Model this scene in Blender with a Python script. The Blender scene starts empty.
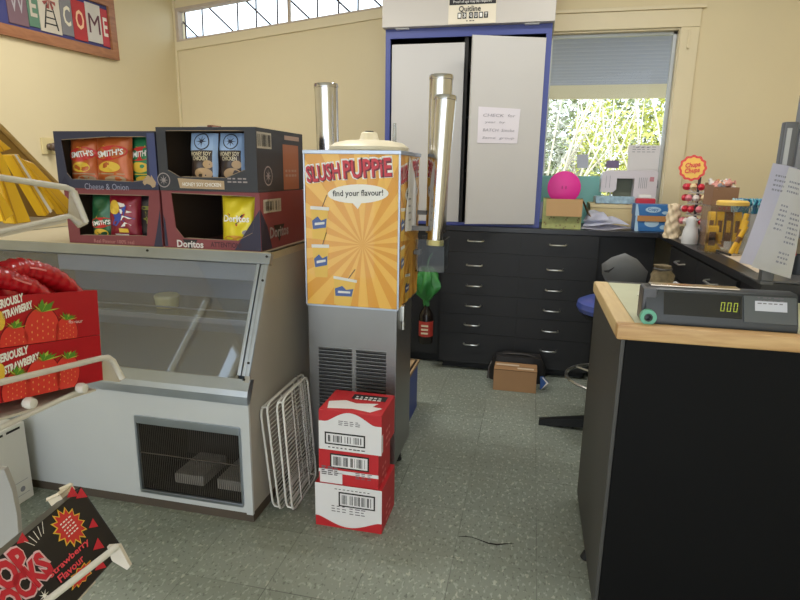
import bpy, bmesh, math, random
from mathutils import Vector, Matrix
from mathutils.geometry import tessellate_polygon
random.seed(7)
S = bpy.context.scene
COL = S.collection
R_ = math.radians
# ------------------------------------------------------------------ camera
F = 572.0
def _rot():
    y, p, r = R_(-12.75), R_(12.75), R_(0.88)
    A = Matrix(((math.cos(y), -math.sin(y), 0), (math.sin(y), math.cos(y), 0), (0, 0, 1)))
    B = Matrix(((1, 0, 0), (0, 0, -1), (0, 1, 0)))
    P = Matrix(((1, 0, 0), (0, math.cos(p), -math.sin(p)), (0, math.sin(p), math.cos(p))))
    Q = Matrix(((math.cos(r), -math.sin(r), 0), (math.sin(r), math.cos(r), 0), (0, 0, 1)))
    return Q @ P @ B @ A
CM = _rot(); CI = CM.transposed(); CP = Vector((0, 0, 1.40))
def ray(x, y): return CI @ Vector(((x - 400) / F, (y - 300) / F, 1))
def aty(x, y, Y): r = ray(x, y); return CP + r * (Y / r.y)
def atz(x, y, z): r = ray(x, y); return CP + r * ((z - CP.z) / r.z)
def atx(x, y, X): r = ray(x, y); return CP + r * (X / r.x)
def atd(x, y, d): return CP + ray(x, y) * d
def onpl(x, y, O, N): r = ray(x, y); return CP + r * ((O - CP).dot(N) / r.dot(N))
def proj(p): v = CM @ (Vector(p) - CP); return 400 + F * v.x / v.z, 300 + F * v.y / v.z
cam = bpy.data.cameras.new('camera'); co = bpy.data.objects.new('camera', cam); COL.objects.link(co)
rm = Matrix((CM[0], -CM[1], -CM[2])).transposed().to_4x4(); rm.translation = CP
co.matrix_world = rm
cam.sensor_width = 36; cam.sensor_fit = 'HORIZONTAL'; cam.lens = F / 800 * 36; cam.clip_start = .02
S.camera = co
# ------------------------------------------------------------------ materials
def lin(c): c /= 255; return c / 12.92 if c <= .04045 else ((c + .055) / 1.055) ** 2.4
def rgb(c): return (lin(c[0]), lin(c[1]), lin(c[2]), 1)
MC = {}
def mat(name, c, rough=.5, metal=0, var=.0, vs=6, bump=0, bs=80, spec=.5, coat=0, emit=0, rv=0):
    if name in MC: return MC[name]
    m = bpy.data.materials.new(name); m.use_nodes = True; MC[name] = m
    nt = m.node_tree; b = nt.nodes['Principled BSDF']
    b.inputs['Base Color'].default_value = rgb(c); b.inputs['Roughness'].default_value = rough
    b.inputs['Metallic'].default_value = metal; b.inputs['Specular IOR Level'].default_value = spec
    b.inputs['Coat Weight'].default_value = coat
    if emit: b.inputs['Emission Color'].default_value = rgb(c); b.inputs['Emission Strength'].default_value = emit
    if var or bump or rv:
        tc = nt.nodes.new('ShaderNodeTexCoord')
    if var or rv:
        n = nt.nodes.new('ShaderNodeTexNoise'); n.inputs['Scale'].default_value = vs; n.inputs['Detail'].default_value = 5
        nt.links.new(tc.outputs['Object'], n.inputs['Vector'])
    if var:
        mx = nt.nodes.new('ShaderNodeMix'); mx.data_type = 'RGBA'
        lo = rgb(c)
        mx.inputs[6].default_value = tuple(x * (1 - var) for x in lo[:3]) + (1,)
        mx.inputs[7].default_value = tuple(min(1, x * (1 + var)) for x in lo[:3]) + (1,)
        nt.links.new(n.outputs['Fac'], mx.inputs[0]); nt.links.new(mx.outputs[2], b.inputs['Base Color'])
    if rv:
        mr = nt.nodes.new('ShaderNodeMapRange'); mr.inputs[3].default_value = max(0, rough - rv); mr.inputs[4].default_value = min(1, rough + rv)
        nt.links.new(n.outputs['Fac'], mr.inputs[0]); nt.links.new(mr.outputs[0], b.inputs['Roughness'])
    if bump:
        n2 = nt.nodes.new('ShaderNodeTexNoise'); n2.inputs['Scale'].default_value = bs; n2.inputs['Detail'].default_value = 3
        nt.links.new(tc.outputs['Object'], n2.inputs['Vector'])
        bp = nt.nodes.new('ShaderNodeBump'); bp.inputs['Strength'].default_value = bump; bp.inputs['Distance'].default_value = .01
        nt.links.new(n2.outputs['Fac'], bp.inputs['Height']); nt.links.new(bp.outputs[0], b.inputs['Normal'])
    return m
def glass(name, tint=(235, 240, 240), ior=1.45, gr=.02, base=0, haze=0, hc=(200, 205, 210)):
    if name in MC: return MC[name]
    m = bpy.data.materials.new(name); m.use_nodes = True; MC[name] = m
    nt = m.node_tree; nt.nodes.clear()
    o = nt.nodes.new('ShaderNodeOutputMaterial'); t = nt.nodes.new('ShaderNodeBsdfTransparent'); g = nt.nodes.new('ShaderNodeBsdfGlossy')
    t.inputs[0].default_value = rgb(tint); g.inputs['Roughness'].default_value = gr
    f = nt.nodes.new('ShaderNodeFresnel'); f.inputs[0].default_value = ior
    a = nt.nodes.new('ShaderNodeMath'); a.operation = 'ADD'; a.inputs[1].default_value = base; a.use_clamp = True
    ge = nt.nodes.new('ShaderNodeNewGeometry'); iv = nt.nodes.new('ShaderNodeMath'); iv.operation = 'SUBTRACT'; iv.inputs[0].default_value = 1; nt.links.new(ge.outputs['Backfacing'], iv.inputs[1])
    nt.links.new(f.outputs[0], a.inputs[0]); ml = nt.nodes.new('ShaderNodeMath'); ml.operation = 'MULTIPLY'; nt.links.new(a.outputs[0], ml.inputs[0]); nt.links.new(iv.outputs[0], ml.inputs[1]); a = ml   # the back of a pane adds no second reflection
    mx = nt.nodes.new('ShaderNodeMixShader'); nt.links.new(a.outputs[0], mx.inputs[0])
    nt.links.new(t.outputs[0], mx.inputs[1]); nt.links.new(g.outputs[0], mx.inputs[2])
    out = mx
    if haze:
        d = nt.nodes.new('ShaderNodeBsdfDiffuse'); d.inputs[0].default_value = rgb(hc)
        tc = nt.nodes.new('ShaderNodeTexCoord'); n = nt.nodes.new('ShaderNodeTexNoise'); n.inputs['Scale'].default_value = 5
        nt.links.new(tc.outputs['Object'], n.inputs['Vector'])
        mm = nt.nodes.new('ShaderNodeMath'); mm.operation = 'MULTIPLY'; mm.inputs[1].default_value = haze * 2
        nt.links.new(n.outputs['Fac'], mm.inputs[0])
        m2 = nt.nodes.new('ShaderNodeMixShader'); nt.links.new(mm.outputs[0], m2.inputs[0])
        nt.links.new(mx.outputs[0], m2.inputs[1]); nt.links.new(d.outputs[0], m2.inputs[2]); out = m2
    nt.links.new(out.outputs[0], o.inputs[0])
    return m
def m_floor():
    m = bpy.data.materials.new('speckled_vinyl_tile'); m.use_nodes = True; nt = m.node_tree; b = nt.nodes['Principled BSDF']
    L = nt.links.new; N = nt.nodes.new
    tc = N('ShaderNodeTexCoord'); sx = N('ShaderNodeSeparateXYZ'); L(tc.outputs['Object'], sx.inputs[0])
    def math_(op, a, bb=None, c=None):
        n = N('ShaderNodeMath'); n.operation = op
        for i, v in enumerate((a, bb, c)):
            if v is None: continue
            if isinstance(v, (int, float)): n.inputs[i].default_value = v
            else: L(v, n.inputs[i])
        return n.outputs[0]
    px, py = .3015, .317
    def edge(s, off, p):
        q = math_('DIVIDE', math_('SUBTRACT', s, off), p)
        fr = math_('FRACT', q)
        d = math_('MINIMUM', fr, math_('SUBTRACT', 1, fr))
        return math_('LESS_THAN', math_('MULTIPLY', d, p), .0016), math_('FLOOR', q)
    ex, ix = edge(sx.outputs[0], .0975, px); ey, iy = edge(sx.outputs[1], 2.497, py)
    e = math_('MAXIMUM', ex, ey)
    # gaps are dirtier in some places than others
    ng = N('ShaderNodeTexNoise'); ng.inputs['Scale'].default_value = 2.3; L(tc.outputs['Object'], ng.inputs['Vector'])
    e = math_('MULTIPLY', e, math_('MULTIPLY', math_('SUBTRACT', ng.outputs['Fac'], .3), 1.7))
    cx = N('ShaderNodeCombineXYZ'); L(ix, cx.inputs[0]); L(iy, cx.inputs[1])
    wn = N('ShaderNodeTexWhiteNoise'); wn.noise_dimensions = '3D'; L(cx.outputs[0], wn.inputs['Vector'])
    base = N('ShaderNodeMix'); base.data_type = 'RGBA'; base.inputs[6].default_value = rgb((128, 135, 124)); base.inputs[7].default_value = rgb((138, 145, 134)); L(wn.outputs['Value'], base.inputs[0])
    # chips of two tones, elongated along the tile run
    mp = N('ShaderNodeMapping'); mp.inputs['Scale'].default_value = (1, .55, 1); L(tc.outputs['Object'], mp.inputs[0])
    def chips(scale, thr, colr, prev, amount):
        v = N('ShaderNodeTexNoise'); v.inputs['Scale'].default_value = scale; v.inputs['Detail'].default_value = 1.0; L(mp.outputs[0], v.inputs['Vector'])
        k = N('ShaderNodeMapRange'); k.inputs[1].default_value = thr; k.inputs[2].default_value = thr + .05; L(v.outputs['Fac'], k.inputs[0])
        mx = N('ShaderNodeMix'); mx.data_type = 'RGBA'; L(math_('MULTIPLY', k.outputs[0], amount), mx.inputs[0]); L(prev, mx.inputs[6]); mx.inputs[7].default_value = rgb(colr)
        return mx.outputs[2]
    c = chips(72, .59, (168, 175, 164), base.outputs[2], .6)
    c = chips(92, .62, (92, 98, 88), c, .65)
    c = chips(56, .66, (186, 188, 172), c, .65)
    nd = N('ShaderNodeTexNoise'); nd.inputs['Scale'].default_value = 1.4; nd.inputs['Detail'].default_value = 6; L(tc.outputs['Object'], nd.inputs['Vector'])
    kd = N('ShaderNodeMapRange'); kd.inputs[1].default_value = .45; kd.inputs[2].default_value = .75; kd.inputs[4].default_value = .45; L(nd.outputs['Fac'], kd.inputs[0])
    md = N('ShaderNodeMix'); md.data_type = 'RGBA'; L(kd.outputs[0], md.inputs[0]); L(c, md.inputs[6]); md.inputs[7].default_value = rgb((116, 114, 100)); c = md.outputs[2]
    me = N('ShaderNodeMix'); me.data_type = 'RGBA'; L(e, me.inputs[0]); L(c, me.inputs[6]); me.inputs[7].default_value = rgb((48, 50, 46))
    L(me.outputs[2], b.inputs['Base Color'])
    b.inputs['Roughness'].default_value = .5; b.inputs['Specular IOR Level'].default_value = .35
    bp = N('ShaderNodeBump'); bp.inputs['Strength'].default_value = .25; bp.inputs['Distance'].default_value = .002; bp.invert = True
    L(e, bp.inputs['Height']); L(bp.outputs[0], b.inputs['Normal'])
    return m
def m_wood(name, c1, c2, sc=(1, 12, 12), rough=.45):
    m = bpy.data.materials.new(name); m.use_nodes = True; nt = m.node_tree; b = nt.nodes['Principled BSDF']; L = nt.links.new; N = nt.nodes.new
    tc = N('ShaderNodeTexCoord'); mp = N('ShaderNodeMapping'); mp.inputs['Scale'].default_value = sc; L(tc.outputs['Object'], mp.inputs[0])
    n = N('ShaderNodeTexNoise'); n.inputs['Scale'].default_value = 4; n.inputs['Detail'].default_value = 6; n.inputs['Distortion'].default_value = .6; L(mp.outputs[0], n.inputs['Vector'])
    r = N('ShaderNodeMapRange'); r.inputs[1].default_value = .3; r.inputs[2].default_value = .7; L(n.outputs['Fac'], r.inputs[0])
    x = N('ShaderNodeMix'); x.data_type = 'RGBA'; x.inputs[6].default_value = rgb(c1); x.inputs[7].default_value = rgb(c2); L(r.outputs[0], x.inputs[0])
    L(x.outputs[2], b.inputs['Base Color']); b.inputs['Roughness'].default_value = rough
    return m
# ------------------------------------------------------------------ object helpers
WL = {}
class Fr:
    def __init__(s, O, U, V, hf=None):
        s.O = Vector(O); s.U = Vector(U).normalized(); V = Vector(V); s.V = (V - s.U * V.dot(s.U)).normalized(); s.N = s.U.cross(s.V); s.hf = hf
    def p(s, u, v, h=0):
        if s.hf: h = h + s.hf(u, v)
        return s.O + s.U * u + s.V * v + s.N * h
def front(o): return Fr(o, (1, 0, 0), (0, 0, 1))          # faces -Y
def rside(o): return Fr(o, (0, 1, 0), (0, 0, 1))          # faces +X
def top(o): return Fr(o, (1, 0, 0), (0, 1, 0))            # faces +Z
class MB:
    def __init__(s): s.b = bmesh.new(); s.wn = False
    def _bev(s, vs, w, seg=2):
        if w > 0:
            s.wn = True; es = list({e for v in vs for e in v.link_edges})
            bmesh.ops.bevel(s.b, geom=es, offset=w, segments=seg, affect='EDGES', profile=.5)
    def box(s, lo, hi, bev=0):
        lo = Vector(lo); hi = Vector(hi)
        r = bmesh.ops.create_cube(s.b, size=1)
        for v in r['verts']: v.co = Vector((lo[i] + (v.co[i] + .5) * (hi[i] - lo[i]) for i in range(3)))
        s._bev(r['verts'], bev); return s
    def obox(s, fr, lo, hi, bev=0):
        r = bmesh.ops.create_cube(s.b, size=1)
        for v in r['verts']:
            q = [lo[i] + (v.co[i] + .5) * (hi[i] - lo[i]) for i in range(3)]; v.co = fr.p(*q)
        s._bev(r['verts'], bev); return s
    def rings(s, rings, closed=False, cap=True):
        vs = [[s.b.verts.new(p) for p in r] for r in rings]; n = len(vs[0])
        m = len(vs); last = m if closed else m - 1
        for i in range(last):
            a, c = vs[i], vs[(i + 1) % m]
            for j in range(n): s.b.faces.new((a[j], a[(j + 1) % n], c[(j + 1) % n], c[j]))
        if cap and not closed:
            s.b.faces.new(vs[0][::-1]); s.b.faces.new(vs[-1])
        return s
    def tube(s, pts, r, seg=8, closed=False):
        pts = [Vector(p) for p in pts]; n = len(pts); rr = r if isinstance(r, (list, tuple)) else [r] * n
        rings = []; ref = None
        for i, p in enumerate(pts):
            a = pts[(i - 1) % n] if (i or closed) else p; c = pts[(i + 1) % n] if (i < n - 1 or closed) else p
            t = (c - a).normalized()
            if ref is None: ref = Vector((0, 0, 1)) if abs(t.z) < .9 else Vector((1, 0, 0))
            x = ref - t * ref.dot(t)
            if x.length < 1e-4: x = t.orthogonal()
            x.normalize(); y = t.cross(x); ref = x
            rings.append([p + x * rr[i] * math.cos(k * 2 * math.pi / seg) + y * rr[i] * math.sin(k * 2 * math.pi / seg) for k in range(seg)])
        return s.rings(rings, closed)
    def cyl(s, p0, p1, r0, r1=None, seg=24):
        return s.tube([p0, p1], [r0, r0 if r1 is None else r1], seg)
    def lathe(s, prof, c, seg=32, U=(1, 0, 0), A=(0, 0, 1), cap=True):
        c = Vector(c); A = Vector(A).normalized(); U = Vector(U); U = (U - A * U.dot(A)).normalized(); W = A.cross(U)
        return s.rings([[c + A * z + (U * math.cos(k * 2 * math.pi / seg) + W * math.sin(k * 2 * math.pi / seg)) * max(r, 1e-4) for k in range(seg)] for r, z in prof], cap=cap)
    def prism(s, pts, off):
        pts = [Vector(p) for p in pts]; off = Vector(off); n = len(pts)
        a = [s.b.verts.new(p) for p in pts]; c = [s.b.verts.new(p + off) for p in pts]
        s.b.faces.new(a[::-1]); s.b.faces.new(c)
        for j in range(n): s.b.faces.new((a[j], a[(j + 1) % n], c[(j + 1) % n], c[j]))
        return s
    def flat(s, fr, pts, h=.0006):
        s.b.faces.new([s.b.verts.new(fr.p(u, v, h)) for u, v in pts]); return s
    def quad(s, fr, u0, v0, u1, v1, h=.0006, n=1):
        for i in range(n):
            a = u0 + (u1 - u0) * i / n; c = u0 + (u1 - u0) * (i + 1) / n
            for j in range(n):
                d = v0 + (v1 - v0) * j / n; e = v0 + (v1 - v0) * (j + 1) / n
                s.flat(fr, [(a, d), (c, d), (c, e), (a, e)], h)
        return s
    def disc(s, fr, u, v, ru, rv=None, h=.0006, seg=28, rot=0):
        rv = ru if rv is None else rv; cr, sr = math.cos(rot), math.sin(rot)
        P = []
        for k in range(seg):
            a = ru * math.cos(k * 2 * math.pi / seg); c = rv * math.sin(k * 2 * math.pi / seg)
            P.append((u + a * cr - c * sr, v + a * sr + c * cr))
        if fr.hf:
            for k in range(seg): s.flat(fr, [(u, v), P[k], P[(k + 1) % seg]], h)
        else: s.flat(fr, P, h)
        return s
    def star(s, fr, u, v, r0, r1, n, h=.0006, sx=1, sy=1, rot=0, jit=0):
        P = []
        for k in range(2 * n):
            r = (r0 if k % 2 else r1) * (1 + random.uniform(-jit, jit)); a = k * math.pi / n
            x, y = r * math.cos(a) * sx, r * math.sin(a) * sy
            P.append((u + x * math.cos(rot) - y * math.sin(rot), v + x * math.sin(rot) + y * math.cos(rot)))
        for k in range(2 * n): s.flat(fr, [(u, v), P[k], P[(k + 1) % (2 * n)]], h)
        return s
    def holed(s, fr, outer, holes, th):
        """plate in the u,v plane with holes, thickness th towards -N"""
        loops = [outer] + holes
        tri = tessellate_polygon([[Vector((u, v, 0)) for u, v in l] for l in loops])
        fl_ = [q for l in loops for q in l]
        a = [s.b.verts.new(fr.p(u, v, 0)) for u, v in fl_]; c = [s.b.verts.new(fr.p(u, v, 0) - fr.N * th) for u, v in fl_]
        for t in tri:
            for vs, rev in ((a, False), (c, True)):
                try: s.b.faces.new([vs[i] for i in (t[::-1] if rev else t)])
                except ValueError: pass
        k = 0
        for l in loops:
            n = len(l)
            for i in range(n): s.b.faces.new((a[k + i], a[k + (i + 1) % n], c[k + (i + 1) % n], c[k + i]))
            k += n
        return s
    def surf(s, f, nu, nv, flip=False):
        g = [[s.b.verts.new(f(i / nu, j / nv)) for j in range(nv + 1)] for i in range(nu + 1)]
        for i in range(nu):
            for j in range(nv):
                q = (g[i][j], g[i + 1][j], g[i + 1][j + 1], g[i][j + 1]); s.b.faces.new(q[::-1] if flip else q)
        return s
    def text(s, fr, body, u, v, w, h, shear=0, bold=.0, rot=0, hh=.001, flipf=None, align='C'):
        """lettering fitted into w x h, centred on u,v"""
        c = bpy.data.curves.new('t', 'FONT'); c.body = body; c.resolution_u = 2; c.shear = shear; c.offset = bold; c.fill_mode = 'FRONT'
        c.align_x = 'CENTER'; c.space_line = .85
        o = bpy.data.objects.new('t', c); me = o.to_mesh()
        xs = [q.co.x for q in me.vertices]; ys = [q.co.y for q in me.vertices]
        if not xs: return s
        x0, x1, y0, y1 = min(xs), max(xs), min(ys), max(ys)
        cr, sr = math.cos(rot), math.sin(rot); vv = []
        for q in me.vertices:
            a = ((q.co.x - x0) / (x1 - x0) - .5) * w; bb = ((q.co.y - y0) / max(1e-6, y1 - y0) - .5) * h
            if flipf: a, bb = flipf(a, bb)
            vv.append(s.b.verts.new(fr.p(u + a * cr - bb * sr, v + a * sr + bb * cr, hh)))
        for p in me.polygons:
            try: s.b.faces.new([vv[i] for i in p.vertices])
            except ValueError: pass
        o.to_mesh_clear(); bpy.data.objects.remove(o); bpy.data.curves.remove(c)
        return s
    def lines(s, fr, u0, v0, w, rows, lh, hgt, h=.001, words=5):
        """printed lines too small to read: rows of short bars"""
        for r in range(rows):
            x = u0; y = v0 - r * lh
            for k in range(words):
                a = w / words * random.uniform(.45, .85)
                s.quad(fr, x, y, x + a, y + hgt, h); x += w / words
        return s
    def bars(s, fr, u0, v0, u1, v1, h=.0012, n=26):
        x = u0; st = (u1 - u0) / n
        for k in range(n):
            if random.random() < .75: s.quad(fr, x, v0, x + st * random.uniform(.25, .8), v1, h)
            x += st
        return s
    def build(s, name, m, parent=None, ang=35, origin=None, label=None, fix=True):
        if fix: bmesh.ops.recalc_face_normals(s.b, faces=s.b.faces)
        me = bpy.data.meshes.new(name)
        if parent is not None: loc = WL[parent.as_pointer()]
        elif origin is not None: loc = Vector(origin)
        else:
            zs = [v.co.z for v in s.b.verts]; lo = min(zs)
            loc = Vector((sum(v.co.x for v in s.b.verts) / len(zs), sum(v.co.y for v in s.b.verts) / len(zs), lo))
        for v in s.b.verts: v.co -= loc
        s.b.to_mesh(me); s.b.free(); me.shade_smooth(); me.set_sharp_from_angle(angle=R_(ang))
        me.materials.append(m)
        o = bpy.data.objects.new(name, me); COL.objects.link(o); WL[o.as_pointer()] = loc
        if s.wn: q = o.modifiers.new('weighted_normal', 'WEIGHTED_NORMAL'); q.keep_sharp = True
        if parent is not None: o.parent = parent
        else: o.location = loc
        if label: o['label'] = label
        return o
def tag(o, label, cat, group=None, kind=None):
    o['label'] = label; o['category'] = cat
    if group: o['group'] = group
    if kind: o['kind'] = kind
    return o
def thing(name, label, cat, loc, group=None):
    o = bpy.data.objects.new(name, None); o.empty_display_size = .05; COL.objects.link(o); o.location = loc; WL[o.as_pointer()] = Vector(loc)
    return tag(o, label, cat, group)
def struct(o): o['kind'] = 'structure'; return o
# ================================================================== SETTING
WY = 4.55; LX = -2.97; RX = 1.95; FY = -2.6
CREAM = mat('cream_wall_paint', (226, 210, 170), .6, var=.05, vs=1.5, bump=.03, bs=60)
TRIMP = mat('cream_trim_paint', (228, 213, 176), .45, var=.04)
WHITE = mat('white_paint', (226, 224, 220), .4)
fl = MB(); fl.box((LX, FY, -.05), (RX, WY, 0)); floor = struct(fl.build('floor', m_floor(), origin=(0, 0, 0)))
# lifted tile edge near the counter
ck = MB(); pts = [(458.5, 536.5), (465, 536.3), (472, 537.2), (480, 540), (488, 542.8), (497, 544.2), (505, 543.6), (514, 543.8)]
fr = top((0, 0, 0)); up = [atz(x, y, 0) for x, y in pts]; wd = [.002, .005, .003, .004, .007, .008, .005, .001]
for i in range(len(up) - 1):
    a, c = up[i], up[i + 1]
    ck.flat(fr, [(a.x, a.y - wd[i]), (c.x, c.y - wd[i + 1]), (c.x, c.y + .001), (a.x, a.y + .001)], .0008)
ck.build('floor_crack', mat('crack_dark', (22, 21, 19), .9), floor, fix=False)
def rk(x, z0): return z0 + (x - LX) * .1045     # the raked line of the low roof
wb = MB(); fw = front((0, WY, 0))
WIN = (.04, 1.10, .905, 2.372)
CLx0, CLx1 = -2.935, -1.02
wb.holed(fw, [(LX, 0), (RX, 0), (RX, rk(RX, 2.74)), (LX, 2.74)],
         [[(WIN[0] - .01, WIN[1] - .01), (WIN[2] + .01, WIN[1] - .01), (WIN[2] + .01, WIN[3] + .01), (WIN[0] - .01, WIN[3] + .01)],
          [(CLx0, rk(CLx0, 2.412)), (CLx1, rk(CLx1, 2.412)), (CLx1, rk(CLx1, 2.655)), (CLx0, rk(CLx0, 2.655))]], .1)
struct(wb.build('wall_back', CREAM, origin=(0, WY, 0)))
# thickness of the wall round the window
w = MB(); w.holed(rside((LX, 0, 0)), [(FY, 0), (WY, 0), (WY, 2.9), (FY, 2.9)], [[(a, 1.45), (c, 1.45), (c, 2.68), (a, 2.68)] for a, c in ((-.30, -.16), (-1.24, -.92))], .1); struct(w.build('wall_left', CREAM, origin=(LX, 0, 0)))
for k_, (a, c) in enumerate(((-.30, -.16), (-1.24, -.92))):
    w = MB()
    for lo, hi in (((LX - .06, a, 1.45), (LX - .03, a + .02, 2.68)), ((LX - .06, c - .02, 1.45), (LX - .03, c, 2.68)), ((LX - .06, a, 1.45), (LX - .03, c, 1.48)), ((LX - .06, a, 2.655), (LX - .03, c, 2.68))): w.box(lo, hi)
    wn = struct(w.build('window_%d' % (k_ + 3), TRIMP, origin=(LX, a, 1.45)))
    w = MB(); w.box((LX - .048, a + .01, 1.46), (LX - .044, c - .01, 2.67)); w.build('pane', glass('window_glass', (246, 250, 252), 1.3), wn)
w = MB(); w.box((RX, FY, 0), (RX + .1, WY, 3.3)); struct(w.build('wall_right', CREAM, origin=(RX, 0, 0)))
w = MB(); w.prism([(LX - .1, FY, 2.73), (RX + .1, FY, rk(RX + .1, 2.74)), (RX + .1, WY + .1, rk(RX + .1, 2.74)), (LX - .1, WY + .1, 2.73)], (0, 0, .08))
struct(w.build('ceiling', mat('ceiling_white', (222, 216, 200), .7), origin=(0, 0, 2.74)))
# corner cover strip on the left
w = MB(); w.box((LX, WY - .018, 0), (LX + .018, WY, 2.74)); struct(w.build('trim_1', TRIMP, origin=(LX, WY, 0)))
# clerestory window
FRM = mat('weathered_frame_paint', (196, 178, 158), .6, var=.15, vs=25)
f = MB(); fc = front((0, WY - .012, 0))
def rakebar(m, x0, x1, za, zb, y0, y1):
    m.prism([(x0, y0, rk(x0, za)), (x1, y0, rk(x1, za)), (x1, y0, rk(x1, zb)), (x0, y0, rk(x0, zb))], (0, y1 - y0, 0))
rakebar(f, CLx0 - .02, CLx1, 2.402, 2.420, WY - .015, WY + .05); rakebar(f, CLx0 - .02, CLx1, 2.640, 2.662, WY - .015, WY + .05)
for x in (CLx0 - .02, CLx1 - .02): rakebar(f, x, x + .026, 2.402, 2.66, WY - .014, WY + .05)
rakebar(f, -1.98, -1.96, 2.41, 2.65, WY + .02, WY + .05)
cw = struct(f.build('window_2', FRM, origin=(0, WY, 2.4)))
g = MB(); rakebar(g, CLx0, CLx1, 2.415, 2.65, WY + .03, WY + .034); g.build('pane', glass('window_glass', (246, 250, 252), 1.3), cw)
bars = MB()
for x, y in ((203, 34), (238, 29), (256.5, 27), (277.5, 22), (317.5, 16), (338.5, 13), (358, 10), (186, 37)):
    p = aty(x, y, WY + .06); bars.cyl((p.x, WY + .06, rk(p.x, 2.40)), (p.x + .004, WY + .06, rk(p.x, 2.68)), .007, seg=6)
for (x0, y0), (x1, y1) in (((180, 19), (198, 37)), ((205, 4), (233, 31)), ((245, 0), (271, 25)), ((290, 0), (310, 19)), ((337, 0), (350, 12)), ((362, -12), (384, 9))):
    a = aty(x0, y0, WY + .07); c = aty(x1, y1, WY + .07); d = (c - a) * .12; bars.cyl(a - d * 2, c + d, .007, seg=6)
bars.build('security_bars', mat('dark_bar_metal', (92, 78, 80), .6), cw)
w = MB(); rakebar(w, LX + .01, -1.0, 2.338, 2.404, WY - .022, WY)
struct(w.build('trim_2', TRIMP, origin=(0, WY, 2.34)))
# main window: reveal, architrave, sash
x0, z0, x1, z1 = WIN
a = MB()
for lo, hi in (((x1 + .005, WY - .022, 1.03), (x1 + .125, WY, z1 + .01)), ((x0 - .12, WY - .022, z1 + .0101), (x1 + .125, WY - .001, z1 + .1249)), ((x0 - .12, WY - .022, 1.03), (x0 - .005, WY, z1 + .01))): a.box(lo, hi, .006)
a.box((x0 - .14, WY - .035, z1 + .125), (x1 + .15, WY, z1 + .15), .004)
struct(a.build('trim_3', TRIMP, origin=(0, WY, 1)))
rv = MB(); t = .02
rv.box((x1, WY, z0), (x1 + t, WY + .12, z1)); rv.box((x0 - t, WY, z0), (x0, WY + .12, z1)); rv.box((x0 - t, WY, z1), (x1 + t, WY + .12, z1 + t)); rv.box((x0 - t, WY - .03, z0 - t), (x1 + t, WY + .12, z0))
win = struct(rv.build('window_1', TRIMP, origin=(0, WY, z0)))
sf = MB(); al = mat('aluminium_sash', (176, 178, 176), .4, .6)
for lo, hi in (((x0, WY + .05, z0), (x0 + .03, WY + .08, z1)), ((x1 - .026, WY + .05, z0), (x1, WY + .08, z1)), ((x0, WY + .05, z1 - .022), (x1, WY + .08, z1)), ((x0, WY + .05, z0), (x1, WY + .08, z0 + .03))): sf.box(lo, hi, .003)
sf.build('sash', al, win)
g = MB(); g.box((x0 + .02, WY + .062, z0 + .02), (x1 - .02, WY + .066, z1 - .02)); g.build('pane', MC['window_glass'], win)
lt = MB(); lt.box((x1 + .052, WY - .03, 2.24), (x1 + .068, WY - .02, 2.36), .003); lt.cyl((x1 + .06, WY - .03, 2.25), (x1 + .06, WY - .04, 2.25), .008, seg=12); lt.build('window_latch', TRIMP, win)
# ================================================================== OUTDOORS
gm = MB(); gm.box((-12, WY + .2, -.12), (14, 24, -.06)); struct(gm.build('ground', mat('dry_ground', (150, 140, 110), .9, var=.2, vs=3), origin=(0, 9, -.1)))
# veranda roof of corrugated sheet and its edge beam
vr = MB()
BZ1 = aty(600, 86, WY + 2.3).z
def corr(s, t):
    y = WY + .25 + s * 2.1; return Vector((-3.4 + t * 6.9, y, 2.50 + (BZ1 + .02 - 2.50) * s + .02 * math.sin(s * 2 * math.pi * 17)))
vr.surf(corr, 240, 1)
v = thing('veranda_roof', 'grey corrugated veranda roof outside, above the window', 'roof', (.5, WY + 1.3, 2.4))
vr.build('roof_sheet', mat('grey_corrugated', (168, 172, 190), .5), v, ang=80)
bz0 = aty(600, 98.5, WY + 2.3).z; bz1 = aty(600, 85.5, WY + 2.3).z
bm_ = MB(); bm_.box((-3.4, WY + 2.3, bz0), (3.5, WY + 2.36, bz1 + .05), .004); bm_.build('edge_beam', mat('beam_paint', (226, 212, 176), .5), v)
pm = MB()
for x in (-2.9, 3.0): pm.box((x, WY + 2.29, -.1), (x + .09, WY + 2.38, bz0))
pm.build('post', mat('beam_paint', (226, 212, 176), .5), v)
leafm = [mat('leaf_olive', (122, 132, 86), .6, var=.25, vs=2), mat('leaf_grey_green', (176, 178, 160), .7, var=.25, vs=2), mat('leaf_yellow_green', (196, 198, 100), .6, var=.25, vs=2)]
barkm = mat('pale_bark', (214, 204, 184), .8)
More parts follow.
